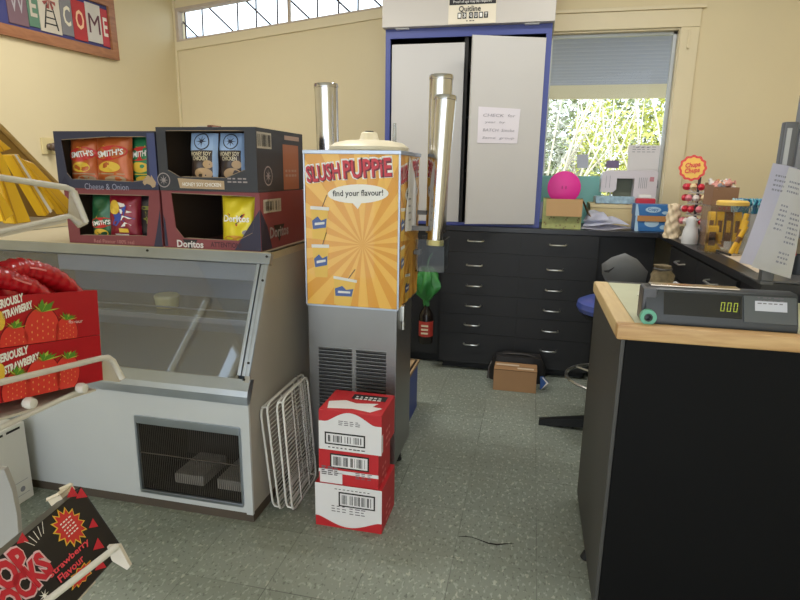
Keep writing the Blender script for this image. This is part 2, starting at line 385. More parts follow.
def bush(label, x, y, rx, rz, cz, n, lm, nb):
    t = thing('bush', label, 'bush', (x, y, -.06), 'bushes beyond the veranda')
    m = MB(); f0 = Fr((0, 0, 0), (1, 0, 0), (0, 0, 1))
    for k in range(n):
        th, ph = random.uniform(0, 6.283), math.acos(random.uniform(-1, 1)); r = random.uniform(.35, 1) ** .6
        c = Vector((x + rx * r * math.sin(ph) * math.cos(th), y + .7 * rx * r * math.sin(ph) * math.sin(th), cz + rz * r * math.cos(ph)))
        u = Vector((random.gauss(0, 1), random.gauss(0, 1), random.gauss(0, .7))).normalized(); q = u.orthogonal().normalized(); q.rotate(Matrix.Rotation(random.uniform(0, 6.28), 3, u))
        s = random.uniform(.03, .07) * (1.8 if y > 11 else 1); nn = u.cross(q) * s * .25
        p = [c - u * s, c + q * s * .4 + nn, c + u * s * 1.1, c - q * s * .4 + nn]
        m.b.faces.new([m.b.verts.new(a) for a in p])
    m.build('foliage', lm, t, fix=False)
    br = MB()
    for k in range(nb):
        a = Vector((x + random.uniform(-.1, .1), y + random.uniform(-.1, .1), -.06)); pts = [a]; d = Vector((random.uniform(-.75, .75), random.uniform(-.3, .1), random.uniform(.7, 1.2))).normalized()
        for s in range(6):
            d = (d + Vector((random.uniform(-.26, .26), random.uniform(-.15, .15), random.uniform(-.1, .15)))).normalized(); e = pts[-1] + d * (rz + cz) * .26; pts.append(Vector((min(max(e.x, x - 1.8 * rx), x + 1.8 * rx), min(max(e.y, y - .7 * rx), y + .7 * rx), e.z)))
        br.tube(pts, [.022, .018, .015, .012, .009, .007, .004], 6)
    br.build('branches', barkm, t)
bush('grey twiggy bush outside, at the left of the window view', .0, 9.0, .75, 1.7, 1.1, 2100, leafm[1], 13)
bush('yellow green bush outside, in the middle of the window view', 1.15, 10.9, .8, 1.6, 1.2, 2500, leafm[2], 7)
bush('yellow green bush outside, at the right of the window view', 1.8, 9.1, .7, 1.7, 1.2, 2300, leafm[2], 7)
bush('tall olive bush furthest back outside the window', 1.5, 15.5, 2.4, 2.4, 1.6, 3600, leafm[0], 10)
bush('low olive bush outside, showing between cupboard and pink disc', .3, 12.6, 1.5, 1.2, .9, 2400, leafm[0], 8)
# ================================================================== BACK BENCHES
BLK = mat('black_laminate', (36, 36, 37), .5, var=.12, vs=4, spec=.4)
BLK2 = mat('black_laminate_top', (40, 40, 43), .35, spec=.5)
CHR = mat('brushed_chrome', (205, 205, 200), .3, 1)
TZ = 1.035; CY = 3.95
def handle(m, p, w, ax):
    ax = Vector(ax); out = Vector((0, -1, 0)) if abs(ax.x) > .5 else Vector((-1, 0, 0)); p = Vector(p)
    a = p - ax * w / 2; c = p + ax * w / 2
    m.tube([a, a + out * .02 + Vector((0, 0, -.002)), a + ax * .012 + out * .028 + Vector((0, 0, -.004)), c - ax * .012 + out * .028 + Vector((0, 0, -.004)), c + out * .02 + Vector((0, 0, -.002)), c], .0055, 8)
ch = thing('drawer_chest', 'long black chest of twelve drawers against the back wall, under the blue-edged cupboard', 'drawers', (-.07, CY + .3, 0))
cx0, cxm, cx1 = -.595, -.06, .44
b = MB(); b.box((cx0, CY, .05), (cx1, WY - .01, TZ - .03), .003); b.box((cx0 + .02, CY + .05, 0), (cx1 - .02, WY - .05, .05)); b.build('carcass', BLK, ch)
LH = [(475.8, 240.4), (474.6, 264.6), (474, 285), (473.3, 305), (472, 324), (471.2, 343.4)]
RH = [(558, 244.5), (555.3, 269.2), (553.5, 289.8), (551.6, 310), (550, 330.3), (548.3, 350)]
for hs, xa, xb in ((LH, cx0, cxm), (RH, cxm, cx1)):
    zs = [aty(x, y, CY - .02).z for x, y in hs]
    for k, (x, y) in enumerate(hs):
        zt = TZ - .035 if k == 0 else (zs[k - 1] + zs[k]) / 2
        zb = .06 if k == 5 else (zs[k] + zs[k + 1]) / 2
        d = MB(); d.box((xa + .0006, CY - .018, zb + .0007), (xb - .0006, CY + .0, zt - .0007)); do = d.build('drawer', BLK, ch)
        h = MB(); p = aty(x, y, CY - .018); handle(h, (p.x, CY - .018, p.z), .105, (1, 0, 0)); h.build('handle', CHR, do, label='silver bow handle')
# kneehole side and low cupboard left of the chest
lc = thing('low_cupboard', 'black low cupboard left of the drawer chest, mostly behind the drinks machine', 'cupboard', (-.95, CY + .35, 0))
b = MB(); b.box((-1.32, CY + .09, .06), (cx0 - .004, WY - .01, TZ - .03), .003); b.box((-1.3, CY + .14, 0), (cx0 - .02, WY - .05, .06)); b.build('body', BLK, lc)
for k in range(2):
    d = MB(); d.box((-1.31 + k * .355, CY + .072, .08), (-1.31 + k * .355 + .35, CY + .09, TZ - .04), .0015); d.build('door', BLK, lc)
# worktop, L shaped
wt = MB(); BX = .80
wt.prism([(-1.33, CY + .06, TZ - .03), (cx0, CY + .06, TZ - .03), (cx0, CY - .02, TZ - .03), (BX, CY - .02, TZ - .03), (BX, 2.2, TZ - .03), (RX - .01, 2.2, TZ - .03), (RX - .01, WY - .025, TZ - .03), (-1.33, WY - .025, TZ - .03)], (0, 0, .03))
tag(wt.build('worktop', BLK2), 'black worktop running along the back wall and down the right side', 'worktop')
cc_ = thing('corner_cupboard', 'black corner cupboard between the drawer chest and the right bench, behind the stool', 'cupboard', (.63, 4.2, 0))
b = MB(); b.box((cx1 + .003, CY + .06, .05), (BX + .0, WY - .01, TZ - .031), .003); b.box((cx1 + .02, CY + .1, 0), (BX - .02, WY - .05, .05)); b.build('body', BLK, cc_)
d = MB(); d.box((cx1 + .006, CY + .042, .07), (BX - .004, CY + .06, TZ - .04)); d.build('door', BLK, cc_)
bc = thing('drawer_bench', 'black drawer unit along the right wall, carrying the sweets', 'drawers', (1.3, 2.9, 0))
b = MB(); b.box((BX + .02, 2.21, .06), (RX - .02, 3.62, TZ - .032), .003); b.box((BX + .07, 2.25, 0), (RX - .05, 3.6, .06)); b.build('carcass', BLK, bc)
yy = [3.6, 3.02, 2.46, 2.21]
for k in range(2):
    for r, (za, zb) in enumerate(((.84, TZ - .04), (.64, .836), (.4, .636), (.08, .396))):
        d = MB(); d.box((BX + .004, yy[k + 1] + .003, za), (BX + .02, yy[k] - .003, zb - .002), .0015); do = d.build('drawer', BLK, bc)
        h = MB(); handle(h, (BX + .004, (yy[k] + yy[k + 1]) / 2, (za + zb) / 2 + .02), .12, (0, 1, 0)); h.build('handle', CHR, do, label='silver bow handle')
# ================================================================== BLUE-EDGED CUPBOARD
BLUE = mat('blue_edging', (66, 76, 142), .45)
PAN = mat('grey_white_door', (196, 193, 189), .4, var=.04, vs=2)
cb = thing('display_cupboard', 'tall cupboard with blue edging and two pale doors standing on the back worktop', 'cupboard', (-.49, 4.25, TZ))
qx0, qx1, qz1, qy = -1.028, .052, 2.315, 3.985
b = MB()
b.box((qx0, qy + .02, TZ), (qx0 + .018, WY - .03, qz1)); b.box((qx1 - .018, qy + .02, TZ), (qx1, WY - .03, qz1)); b.box((qx0, WY - .045, TZ), (qx1, WY - .03, qz1)); b.box((qx0, qy + .02, TZ), (qx1, WY - .03, TZ + .02)); b.box((qx0, qy + .02, qz1 - .02), (qx1, WY - .03, qz1))
b.box((-.50, qy + .03, TZ), (-.475, WY - .03, qz1))
b.build('carcass', mat('dark_interior', (46, 44, 42), .7), cb)
e = MB(); e.box((qx0, qy, TZ + .0), (qx0 + .034, qy + .02, qz1), .003); e.box((qx1 - .036, qy, TZ), (qx1, qy + .02, qz1), .003); e.box((qx0, qy - .001, qz1 - .06), (qx1, qy + .02, qz1), .003); e.box((qx0, qy - .001, TZ), (qx1, qy + .02, TZ + .02), .003)
e.build('edging', BLUE, cb)
for z in (1.4, 1.75, 2.05):
    s = MB(); s.box((qx0 + .02, qy + .08, z), (qx1 - .02, WY - .05, z + .016)); s.build('shelf', mat('dark_interior', (46, 44, 42), .7), cb)
d = MB(); d.box((qx0 + .042, qy + .012, TZ + .022), (-.497, qy + .03, 2.222), .002); d.build('door', PAN, cb)
th = R_(18.5); hd = Fr((qx1 - .04, qy + .004, TZ + .025), (-math.cos(th), -math.sin(th), 0), (0, 0, 1))
d = MB(); d.obox(hd, (0, 0, -.018), (.47, 1.168, 0), .002); d.build('door', PAN, cb, label='pale door swung a little open')
h = MB()
h.box((qx0 - .012, qy - .05, qz1), (qx1 + .012, WY - .03, 2.80), .004); h.build('header_box', mat('header_white', (196, 190, 182), .45), cb)
c = MB()
for x, y in ((402, 31.5), (532, 24.5)):
    p = aty(x, y, qy - .03); c.box((p.x - .045, qy - .03, qz1 - .008), (p.x + .045, qy + .01, qz1), .002)
c.build('catch_strip', WHITE, cb)
# licence sign on the header
sg = thing('licence_sign', 'small black and white quit-smoking sign on the header above the cupboard doors', 'sign', (-.57, qy - .055, 2.3))
fs = front((0, qy - .052, 0)); A = aty(448, 26.5, qy - .052); B_ = aty(495.5, 25, qy - .052)
sx0, sx1 = A.x, B_.x; sz0 = 2.318
b = MB(); b.box((sx0, qy - .053, sz0), (sx1, qy - .050, sz0 + .34), .001); b.build('sign_board', mat('sign_cream', (228, 218, 196), .4), sg)
fs = front((0, qy - .054, 0)); W = sx1 - sx0; mid = (sx0 + sx1) / 2
b = MB(); b.quad(fs, sx0 + .005, sz0 + .112, sx1 - .003, sz0 + .335); b.build('black_panel', mat('print_black', (28, 26, 26), .5), sg, fix=False)
b = MB(); b.text(fs, 'Proof of age may be required', mid, sz0 + .128, W * .8, .02, hh=.002); b.text(fs, 'FINES APPLY', mid, sz0 + .155, W * .55, .018, bold=.02, hh=.002); b.lines(fs, sx0 + .04, sz0 + .2, W * .7, 3, -.03, .012, .002, 4)
for k, chh in enumerate('13QUIT'): b.text(fs, chh, sx0 + W * (.24 + k * .105 + (.03 if k > 1 else 0)), sz0 + .048, .016, .024, bold=.03, hh=.003)
b.build('white_lettering', mat('print_white', (235, 232, 226), .5), sg, fix=False)
b = MB(); b.text(fs, 'Quitline', mid - .015, sz0 + .085, W * .46, .04, bold=.015, hh=.002)
for k in range(6): u = sx0 + W * (.24 + k * .105 + (.03 if k > 1 else 0)); b.quad(fs, u - .0125, sz0 + .03, u + .0125, sz0 + .066, .002)
b.lines(fs, mid - .035, sz0 + .014, .06, 1, .01, .005, .002, 3)
b.build('black_lettering', MC['print_black'], sg, fix=False)
# handwritten note on the open door
def plane_of(frm): return frm.O, frm.N
nf = Fr(hd.p(.47, 0, -.0185), -hd.U, (0, 0, 1))          # outer face of the open door seen from the shop
nt_ = thing('paper_note', 'handwritten white paper note taped to the half-open cupboard door', 'note', nf.p(.15, .6, 0))
def uv(frm, x, y):
    p = onpl(x, y, frm.O, frm.N) - frm.O; return p.dot(frm.U), p.dot(frm.V)
c4 = [uv(nf, 477, 143), uv(nf, 517, 143.7), uv(nf, 520.5, 109), uv(nf, 478.5, 106.5)]
b = MB(); b.prism([nf.p(u, v, .001) for u, v in c4], nf.N * .0012); b.build('sheet', mat('paper_lilac_white', (222, 216, 222), .7), nt_)
b = MB(); mu = (c4[0][0] + c4[2][0]) / 2; wv = c4[1][0] - c4[0][0]; z0 = c4[0][1]; hv = c4[2][1] - z0
for k, (tx, ww, vv) in enumerate((('CHECK  for', .8, .80), ('year  by', .5, .60), ('BATCH  Smoke', .78, .38), ('Same  group', .8, .15))): b.text(nf, tx, mu - (.1 if k == 1 else 0) * wv, z0 + hv * vv, wv * ww, .018, hh=.004, shear=.15)
b.build('handwriting', mat('pencil_grey', (150, 146, 156), .7), nt_, fix=False)
# ================================================================== DISPLAY FRIDGE
ENAM = mat('white_enamel', (190, 193, 194), .38, var=.07, vs=3)
STEEL = mat('brushed_steel', (168, 176, 188), .34, 1, var=.12, vs=9, rv=.08)
SIDE = mat('dull_side_panel', (160, 156, 147), .5, var=.1, vs=2.5)
fx0, fx1, fy, fyb, fz = -2.55, -1.02, 1.88, 2.78, 1.068
fd = thing('display_fridge', 'white chilled display counter with sloping glass front, four cartons of snacks on top', 'fridge', ((fx0 + fx1) / 2, 2.3, 0))
prof = [(fy, .04), (fy, .563), (2.128, fz), (fyb, fz), (fyb, .04)]
for xa, xb, nm in ((fx1 - .022, fx1, 'side_panel'), (fx0, fx0 + .022, 'side_panel')):
    b = MB(); b.prism([(xa, y, z) for y, z in prof], (xb - xa, 0, 0)); b.build(nm, SIDE, fd)
b = MB(); b.box((fx1 - .026, fy - .004, .035), (fx1 + .003, fy + .01, .515), .002); b.build('corner_trim', ENAM, fd)
va, vb_ = aty(135, 414, fy), aty(247, 506, fy); vx0, vx1, vz0, vz1 = va.x, -1.062, .072, .408
ff = front((0, fy, 0))
b = MB(); b.holed(ff, [(fx0, .04), (fx1 - .026, .04), (fx1 - .026, .515), (fx0, .515)], [[(vx0, vz0), (vx1, vz0), (vx1, vz1), (vx0, vz1)]], .015); b.build('front_panel', ENAM, fd)
b = MB(); b.box((fx0 + .01, fy + .004, 0), (fx1 + .001, fyb - .03, .042)); b.build('plinth', mat('brown_plinth', (78, 68, 58), .7, var=.2, vs=10), fd)
DK = mat('grille_dark', (30, 29, 28), .7)
b = MB()
b.box((vx0 - .01, fy + .34, vz0), (vx1 + .01, fy + .35, vz1)); b.box((vx0 - .01, fy + .016, vz0 - .01), (vx1 + .01, fy + .35, vz0)); b.box((vx0 - .01, fy + .016, vz1), (vx1 + .01, fy + .35, vz1 + .01)); b.box((vx0 - .012, fy + .016, vz0), (vx0 - .002, fy + .35, vz1)); b.box((vx1 + .002, fy + .016, vz0), (vx1 + .012, fy + .35, vz1))
b.build('machine_recess', DK, fd)
b = MB()
for x in (vx0 + .1, vx0 + .3): b.box((x, fy + .08, vz0), (x + .14, fy + .28, vz0 + .05), .01)
b.build('compressor_tray', mat('dusty_metal', (150, 144, 136), .7, var=.3, vs=30), fd)
gr = MB()
n = 52
for k in range(n): x = vx0 + .008 + (vx1 - vx0 - .016) * k / (n - 1); gr.cyl((x, fy + .006, vz0 + .01), (x, fy + .006, vz1 - .02), .0016, seg=5)
for z in (.245,): gr.cyl((vx0, fy + .004, z), (vx1, fy + .004, z), .003, seg=6)
gr.build('grille', mat('grille_wire', (84, 78, 72), .5, .5), fd)
b = MB(); b.box((vx0 - .002, fy - .006, vz1 - .03), (vx1 + .002, fy + .002, vz1 + .004), .002); b.box((vx0 - .002, fy - .005, vz0 - .008), (vx1 + .002, fy + .006, vz0 + .008), .002); b.box((vx0 - .006, fy - .003, vz0), (vx0 + .004, fy + .005, vz1), .001); b.box((vx1 - .004, fy - .003, vz0), (vx1 + .006, fy + .005, vz1), .001)
b.build('grille_frame', STEEL, fd)
# steel ledge under the glass, steel head rail, side rail
sl = (Vector((0, 2.128, fz)) - Vector((0, fy, .563))); L = sl.length; sl.normalize()
sfm = Fr((0, fy, .563), (1, 0, 0), sl)      # plane of the sloping front
b = MB(); b.prism([(fx0, fy - .012, .512), (fx0, fy - .012, .545), (fx0, fy - .004, .566), (fx0, fy + .022, .604), (fx0, fy + .05, .596), (fx0, fy + .01, .512)], (fx1 + .004 - fx0, 0, 0)); b.build('ledge', STEEL, fd, 12)
b = MB(); b.obox(sfm, (fx0, L - .05, -.02), (fx1 + .004, L - .004, .006), .002); b.build('head_rail', STEEL, fd)
b = MB()
for k in range(3): b.obox(sfm, (fx1 - .052 + k * .018, .06, -.01), (fx1 - .037 + k * .018, L - .052, .006 - (k % 2) * .004), .0015)
b.build('glass_rail', STEEL, fd)
sc = MB()
for u, v in ((fx1 - .012, L - .02), (fx1 - .012, .11), (fx1 - .012, L - .12), (fx1 - .02, .045), (fx1 - .56, L - .02)): p = sfm.p(u, v, .004); sc.cyl(p, p + sfm.N * .006, .005, seg=10)
sc.build('screws', mat('screw_dark', (40, 38, 36), .5, .5), fd)
b = MB(); b.obox(sfm, (fx0 + .02, .04, -.008), (fx1 - .05, L - .045, -.003)); b.build('glass_front', glass('fridge_glass', (232, 236, 244), 1.5, .03, .14, .02, (170, 182, 200)), fd)
b = MB(); b.box((fx0, 2.12, fz - .03), (fx1, fyb, fz)); b.build('top_panel', mat('cream_top', (190, 178, 150), .45, var=.1, vs=4), fd)
INN = mat('fridge_liner', (128, 142, 160), .5)
b = MB(); b.box((fx0 + .022, fyb - .05, .5), (fx1 - .022, fyb - .03, fz - .03)); b.box((fx0 + .022, fy + .03, .50), (fx1 - .022, fyb - .05, .52)); b.build('liner', INN, fd)
b = MB(); b.box((fx0 + .022, fyb - .16, .84), (fx1 - .022, fyb - .05, fz - .032), .006); b.build('evaporator_cover', mat('liner_white', (236, 238, 232), .4), fd)
for z, y0, y1 in ((.735, 2.22, 2.62),):
    b = MB(); b.box((fx0 + .03, y0, z), (fx1 - .03, y1, z + .006)); so = b.build('glass_shelf', glass('shelf_glass', (190, 204, 204), 1.4, .05), fd)
    b = MB(); b.box((fx0 + .03, y0 - .008, z - .012), (fx1 - .03, y0, z + .012), .002); b.cyl((fx0 + .03, y0 - .01, z + .05), (fx1 - .03, y0 - .01, z + .05), .004, seg=8); b.build('shelf_edge', STEEL, so)
lp = thing('food_tub', 'pale yellow lidded tub alone on the glass shelf inside the display counter', 'tub', (-1.68, 2.36, .742))
b = MB(); b.lathe([(.03, 0), (.05, .004), (.056, .05), (.054, .052)], (-1.68, 2.36, .742), 24); b.build('tub', mat('tub_cream', (226, 214, 150), .5), lp)
b = MB(); b.lathe([(.058, .052), (.058, .06), (.05, .066), (.001, .067)], (-1.68, 2.36, .742), 24); b.build('lid', mat('tub_lid', (238, 228, 170), .4), lp)
# ================================================================== CARTONS OF SNACKS
def XZ(x, y, Y): p = aty(x, y, Y); return p.x, p.z
KR = mat('carton_inside', (72, 58, 46), .9)
WHT = mat('print_white', (235, 232, 226), .5); BLKP = mat('print_black', (28, 26, 26), .5)
def carton(name, label, x0, x1, y0, y1, z0, z1, hole, m, group='snack cartons on the display counter'):
    t = thing(name, label, 'carton', ((x0 + x1) / 2, (y0 + y1) / 2, z0), group)
    th = .004; f = front((0, y0, 0))
    hp = [XZ(x, y, y0) for x, y in hole]
    hp = [(min(max(u, x0 + .008), x1 - .008), min(max(v, z0 + .008), z1 - .006)) for u, v in hp]
    b = MB(); b.holed(f, [(x0, z0), (x1, z0), (x1, z1), (x0, z1)], [hp], th)
    b.box((x0, y0 + th, z0), (x0 + th, y1, z1)); b.box((x1 - th, y0 + th, z0), (x1, y1, z1)); b.box((x0 + th, y1 - th, z0), (x1 - th, y1, z1)); b.box((x0 + th, y0 + th, z1 - th), (x1 - th, y1 - th, z1)); b.box((x0 + th, y0 + th, z0), (x1 - th, y1 - th, z0 + th))
    b.build('box', m, t)
    b = MB(); b.box((x0 + th + .001, y1 - th - .002, z0 + th + .001), (x1 - th - .001, y1 - th - .001, z1 - th - .001)); b.box((x0 + th + .0005, y0 + th + .001, z0 + th), (x0 + th + .0015, y1 - th - .002, z1 - th - .001)); b.box((x1 - th - .0015, y0 + th + .001, z0 + th), (x1 - th - .0005, y1 - th - .002, z1 - th - .001))
    b.build('lining', KR, t)
    # torn paper edge left round the opening
    b = MB()
    for i in range(len(hp)):
        a, c = hp[i], hp[(i + 1) % len(hp)]
        L_ = math.hypot(c[0] - a[0], c[1] - a[1])
        if L_ < .02: continue
        b.flat(f, [a, c, (c[0] * .97 + a[0] * .03, c[1] * .97 + a[1] * .03 + .002), (a[0] * .9 + c[0] * .1, a[1] * .9 + c[1] * .1 + .003)], .0012)
    b.build('torn_edge', mat('kraft_torn', (150, 130, 108), .9), t, fix=False)
    return t, f
NAVY = mat('carton_navy', (46, 48, 70), .6, var=.08, vs=5); CHAR = mat('carton_charcoal', (50, 51, 57), .6, var=.08, vs=5)
MAR = mat('carton_maroon', (128, 60, 64), .6, var=.06, vs=5); MAR2 = mat('carton_maroon_dull', (124, 58, 62), .6, var=.06, vs=5)
GY = 2.135; ZB = fz + .0005; ZM = 1.306; ZT = 1.553
xs = -1.512; xe = -1.068
A_, fA = carton('snack_carton', 'maroon snack carton, lower left of four, holding green, red and dark chip bags', -1.985, xs - .006, GY, 2.6, ZB, ZM - .001, [(80, 235), (147, 236), (149, 196), (76, 194)], MAR2)
B2, fB = carton('snack_carton', 'maroon snack carton, lower right of four, with one yellow corn chip bag', xs + .004, xe + .003, GY, 2.6, ZB, ZM - .001, [(176, 228), (184, 238), (238, 241), (253, 233), (255, 197), (171, 193)], MAR)
C_, fC = carton('snack_carton', 'navy snack carton, upper left of four, holding two orange and one green chip bag', -2.004, xs - .004, GY - .004, 2.6, ZM, ZT - .012, [(67, 173), (72, 179), (133, 182), (147, 180), (146, 137), (110, 137), (61, 140)], NAVY)
D_, fD = carton('snack_carton', 'charcoal snack carton, upper right of four, holding two pale blue topped bags', xs + .004, xe, GY - .006, 2.6, ZM, ZT + .004, [(168, 170), (180, 177), (226, 178), (245, 170), (244, 131), (165, 131)], CHAR)
GOLD = mat('print_tan', (176, 150, 118), .6)
# navy carton print
b = MB(); u, v = XZ(107, 185.5, GY); b.text(fC, 'Cheese & Onion', u, v - .005, .215, .026, hh=.001); b.build('lettering', mat('print_grey_blue', (150, 150, 170), .6), C_, fix=False)
b = MB(); u, v = XZ(150, 181.5, GY)
b.flat(fC, [(u + a * .031, v + c * .03) for a, c in ((-1, -.2), (-.9, .25), (-.45, .55), (-.2, .9), (.1, .75), (.2, .5), (.4, .9), (.6, .5), (1, -.1), (.85, -.7), (.45, -.85), (.1, -.45), (-.4, -.3), (-.75, -.55))], .001); b.build('emblem', MC['print_tan'], C_, fix=False)
b = MB(); b.quad(fC, xs - .040, ZM + .02, xs - .005, ZT - .02, .0008); b.build('corner_panel', mat('carton_blue', (62, 70, 112), .6), C_, fix=False)
b = MB(); u, v = XZ(66, 181, GY); b.flat(fC, [(u - .03, v - .02), (u + .025, v - .02), (u, v + .02)], .001); b.build('triangle_mark', mat('navy_dark', (36, 38, 60), .6), C_, fix=False)
# maroon cartons
b = MB(); u, v = XZ(112, 240.5, GY); b.text(fA, 'Real Flavour 100% real', u + .01, v - .004, .2, .016, hh=.001); b.build('lettering', mat('print_dusty', (186, 130, 124), .6), A_, fix=False)
NVY = mat('print_navy', (44, 40, 62), .6)
b = MB(); b.flat(fA, [(xs - .05, ZB), (xs - .008, ZB), (xs - .008, ZB + .16), (xs - .03, ZB + .07)], .0008); b.build('dark_flash', NVY, A_, fix=False)
b = MB(); X1 = xe + .003
b.flat(fB, [(xs + .005, ZB + .005), (xs + .02, ZB + .005), (xs + .014, ZB + .11), (xs + .005, ZB + .14)], .0008); b.build('dark_flash', NVY, B2, fix=False); b = MB(); b.flat(fB, [(X1 - .12, ZB + .002), (X1 - .001, ZB + .002), (X1 - .001, ZB + .17)], .0008)
b.build('dark_flash', NVY, B2, fix=False); b = MB(); sB = rside((X1, 0, 0)); b.flat(sB, [(GY + .001, ZB + .002), (GY + .1, ZB + .002), (GY + .06, ZB + .1), (GY + .001, ZB + .17)], .0008); b.build('dark_flash', NVY, B2, fix=False)
def corn_logo(par, fr, u, v, s, white, extra=True):
    b = MB(); b.flat(fr, [(u - s * .5, v + s * .26), (u + s * .5, v + s * .26), (u, v - s * .42)], .0012); b.build('logo_triangle', mat('print_red', (196, 44, 40), .5), par, fix=False) if extra else None
    b = MB()
    b.flat(fr, [(u - s * .42, v + s * .22), (u + s * .42, v + s * .22), (u, v - s * .34)], .0016); b.build('logo_shadow', BLKP, par, fix=False)
    b = MB(); b.text(fr, 'Doritos', u, v, s * 1.45, s * .36, bold=.03, hh=.0026); b.build('lettering', white, par, fix=False)
PALE = mat('print_pale', (214, 206, 204), .6)
u, v = XZ(190.5, 243.5, GY); corn_logo(B2, fB, u, v - .002, .085, PALE, False)
b = MB(); u, v = XZ(226, 245, GY); b.text(fB, 'ATTENTION!', u, v, .14, .022, bold=.02, hh=.001); b.build('slogan', mat('print_dark_maroon', (66, 24, 34), .6), B2, fix=False)
p = atx(279, 231, X1); corn_logo(B2, sB, p.y, p.z, .13, mat('print_grey', (150, 140, 140), .6), False)
def barcode(par, fr, u0, v0, u1, v1, n=24):
    b = MB(); b.quad(fr, u0, v0, u1, v1, .0008); b.build('barcode_label', mat('label_grey_tan', (176, 168, 152), .6), par, fix=False)
    b = MB(); b.bars(fr, u0 + .006, v0 + .008, u1 - .006, v1 - .008, .0014, n); b.build('barcode_bars', BLKP, par, fix=False)
barcode(B2, sB, GY + .03, ZM - .085, GY + .2, ZM - .03)
# charcoal carton
sD = rside((xe, 0, 0))
barcode(D_, sD, GY + .0, ZT - .075, GY + .13, ZT - .012)
b = MB(); b.quad(sD, GY + .24, ZM + .004, GY + .41, ZT - .05, .0008); b.build('tan_panel', mat('print_terracotta', (150, 96, 70), .6), D_, fix=False)
b = MB(); b.lines(sD, GY + .26, ZM + .06, .13, 2, -.02, .01, .002, 4); b.quad(sD, GY + .26, ZT - .03, GY + .42, ZT - .012, .001); b.build('small_print', mat('print_brown_grey', (160, 134, 120), .6), D_, fix=False)
def roundel(par, fr, u, v, r, m):
    b = MB(); n = 28
    for k in range(n):
        a0, a1 = k * 2 * math.pi / n, (k + 1) * 2 * math.pi / n
        b.flat(fr, [(u + r * math.cos(a0), v + r * math.sin(a0)), (u + r * math.cos(a1), v + r * math.sin(a1)), (u + r * .86 * math.cos(a1), v + r * .86 * math.sin(a1)), (u + r * .86 * math.cos(a0), v + r * .86 * math.sin(a0))], .0012)
    b.star(fr, u, v, r * .2, r * .7, 8, .0014); b.build('roundel', m, par, fix=False)
p = atx(266, 176, xe); roundel(D_, sD, GY + .09, p.z, .04, mat('print_grey', (150, 140, 140), .6))
u, v = XZ(163.5, 180, GY); roundel(D_, fD, u + .006, v, .03, mat('print_grey', (150, 140, 140), .6))
u0, v0 = XZ(181, 188, GY); u1, v1 = XZ(225, 181, GY)
b = MB(); b.flat(fD, [(u0, v0), (u1, v0 - .002), (u1, v1), (u0 - .008, v1 + .008)], .001); b.build('banner', MC['print_tan'], D_, fix=False)
b = MB(); b.text(fD, 'HONEY SOY CHICKEN', (u0 + u1) / 2, (v0 + v1) / 2, (u1 - u0) * .86, .015, hh=.002, bold=.01); b.build('lettering', WHT, D_, fix=False)
b = MB(); b.lines(fD, u1 + .015, v1 - .006, .09, 2, -.013, .006, .001, 4); b.build('small_print', MC['print_grey'], D_, fix=False)
# ---- bags
def bag(label, cx, Y, zb, w, h, m, design, tilt=0, yaw=0, D=.035, seed=0):
    t = thing('chip_bag', label, 'chip bag', (cx, Y, zb), 'chip bags in the cartons')
    U = Vector((math.cos(yaw), math.sin(yaw), 0)); V = Vector((math.sin(tilt) * -math.sin(yaw) if 0 else 0, math.sin(.08), math.cos(.08))); V = (V + U * math.tan(tilt)).normalized()
    rnd = random.Random(seed); ph = [rnd.uniform(0, 6) for _ in range(6)]
    def th(u, v):
        a, c = min(1, abs(2 * u / w)), min(1, abs(2 * v / h))
        base = D * ((1 - a ** 2.6) * (1 - c ** 3.5)) ** .6
        return base * (1 + .10 * math.sin(u * 90 + ph[0]) * math.sin(v * 60 + ph[1]) + .08 * math.sin(u * 40 - v * 70 + ph[2]))
    fr = Fr(Vector((cx, Y, zb + h / 2)), U, V, th)
    fb = Fr(Vector((cx, Y, zb + h / 2)), U, V)
    b = MB(); nu, nv = 18, 22
    def wid(v): return 1 - .05 * (1 - min(1, abs(2 * v / h)) ** 2)
    b.surf(lambda s, q: fb.p((s - .5) * w * wid((q - .5) * h), (q - .5) * h, th((s - .5) * w, (q - .5) * h)), nu, nv)
    b.surf(lambda s, q: fb.p((s - .5) * w * wid((q - .5) * h), (q - .5) * h, -th((s - .5) * w, (q - .5) * h)), nu, nv, True)
    bmesh.ops.remove_doubles(b.b, verts=b.b.verts, dist=.0003)
    b.build('packet', m, t, 60)
    design(t, fr, w, h); return t
FO = dict(rough=.3, spec=.6)
def foil(n, c): return mat(n, c, .3, .15, var=.08, vs=20)
REDP = mat('print_red', (196, 44, 40), .5); YEL = mat('print_yellow', (226, 186, 62), .5)
def smith(base, dark):
    def f(t, fr, w, h):
        b = MB(); b.flat(fr, [(0, h * .46), (-w * .17, h * .26), (0, h * .24)], .0008); b.flat(fr, [(0, h * .46), (0, h * .24), (w * .17, h * .26)], .0008); bmesh.ops.remove_doubles(b.b, verts=b.b.verts, dist=.0001); b.build('yellow_triangle', YEL, t, fix=False); b = MB()
        b.disc(fr, -w * .03, -h * .13, w * .3, h * .1, .0008); b.build('chip_picture', YEL, t, fix=False)
        b = MB(); b.disc(fr, 0, h * .13, w * .45, h * .135, .0012, rot=.12); b.build('brand_band', REDP, t, fix=False)
        b = MB(); b.text(fr, "SMITH'S", w * .02, h * .13, w * .68, h * .12, bold=.03, rot=.12, hh=.003); b.build('lettering', WHT, t, fix=False)
        b = MB(); b.quad(fr, -w * .36, -h * .27, w * .36, -h * .25, .001, 5); b.build('stripe', dark, t, fix=False); b = MB(); b.disc(fr, w * .1, -h * .36, w * .28, h * .07, .0008); b.build('lower_print', dark, t, fix=False)
    return f
OR = foil('bag_orange', (188, 96, 44)); GRN = foil('bag_green', (48, 130, 84)); DGR = foil('bag_dark_green', (40, 92, 58))
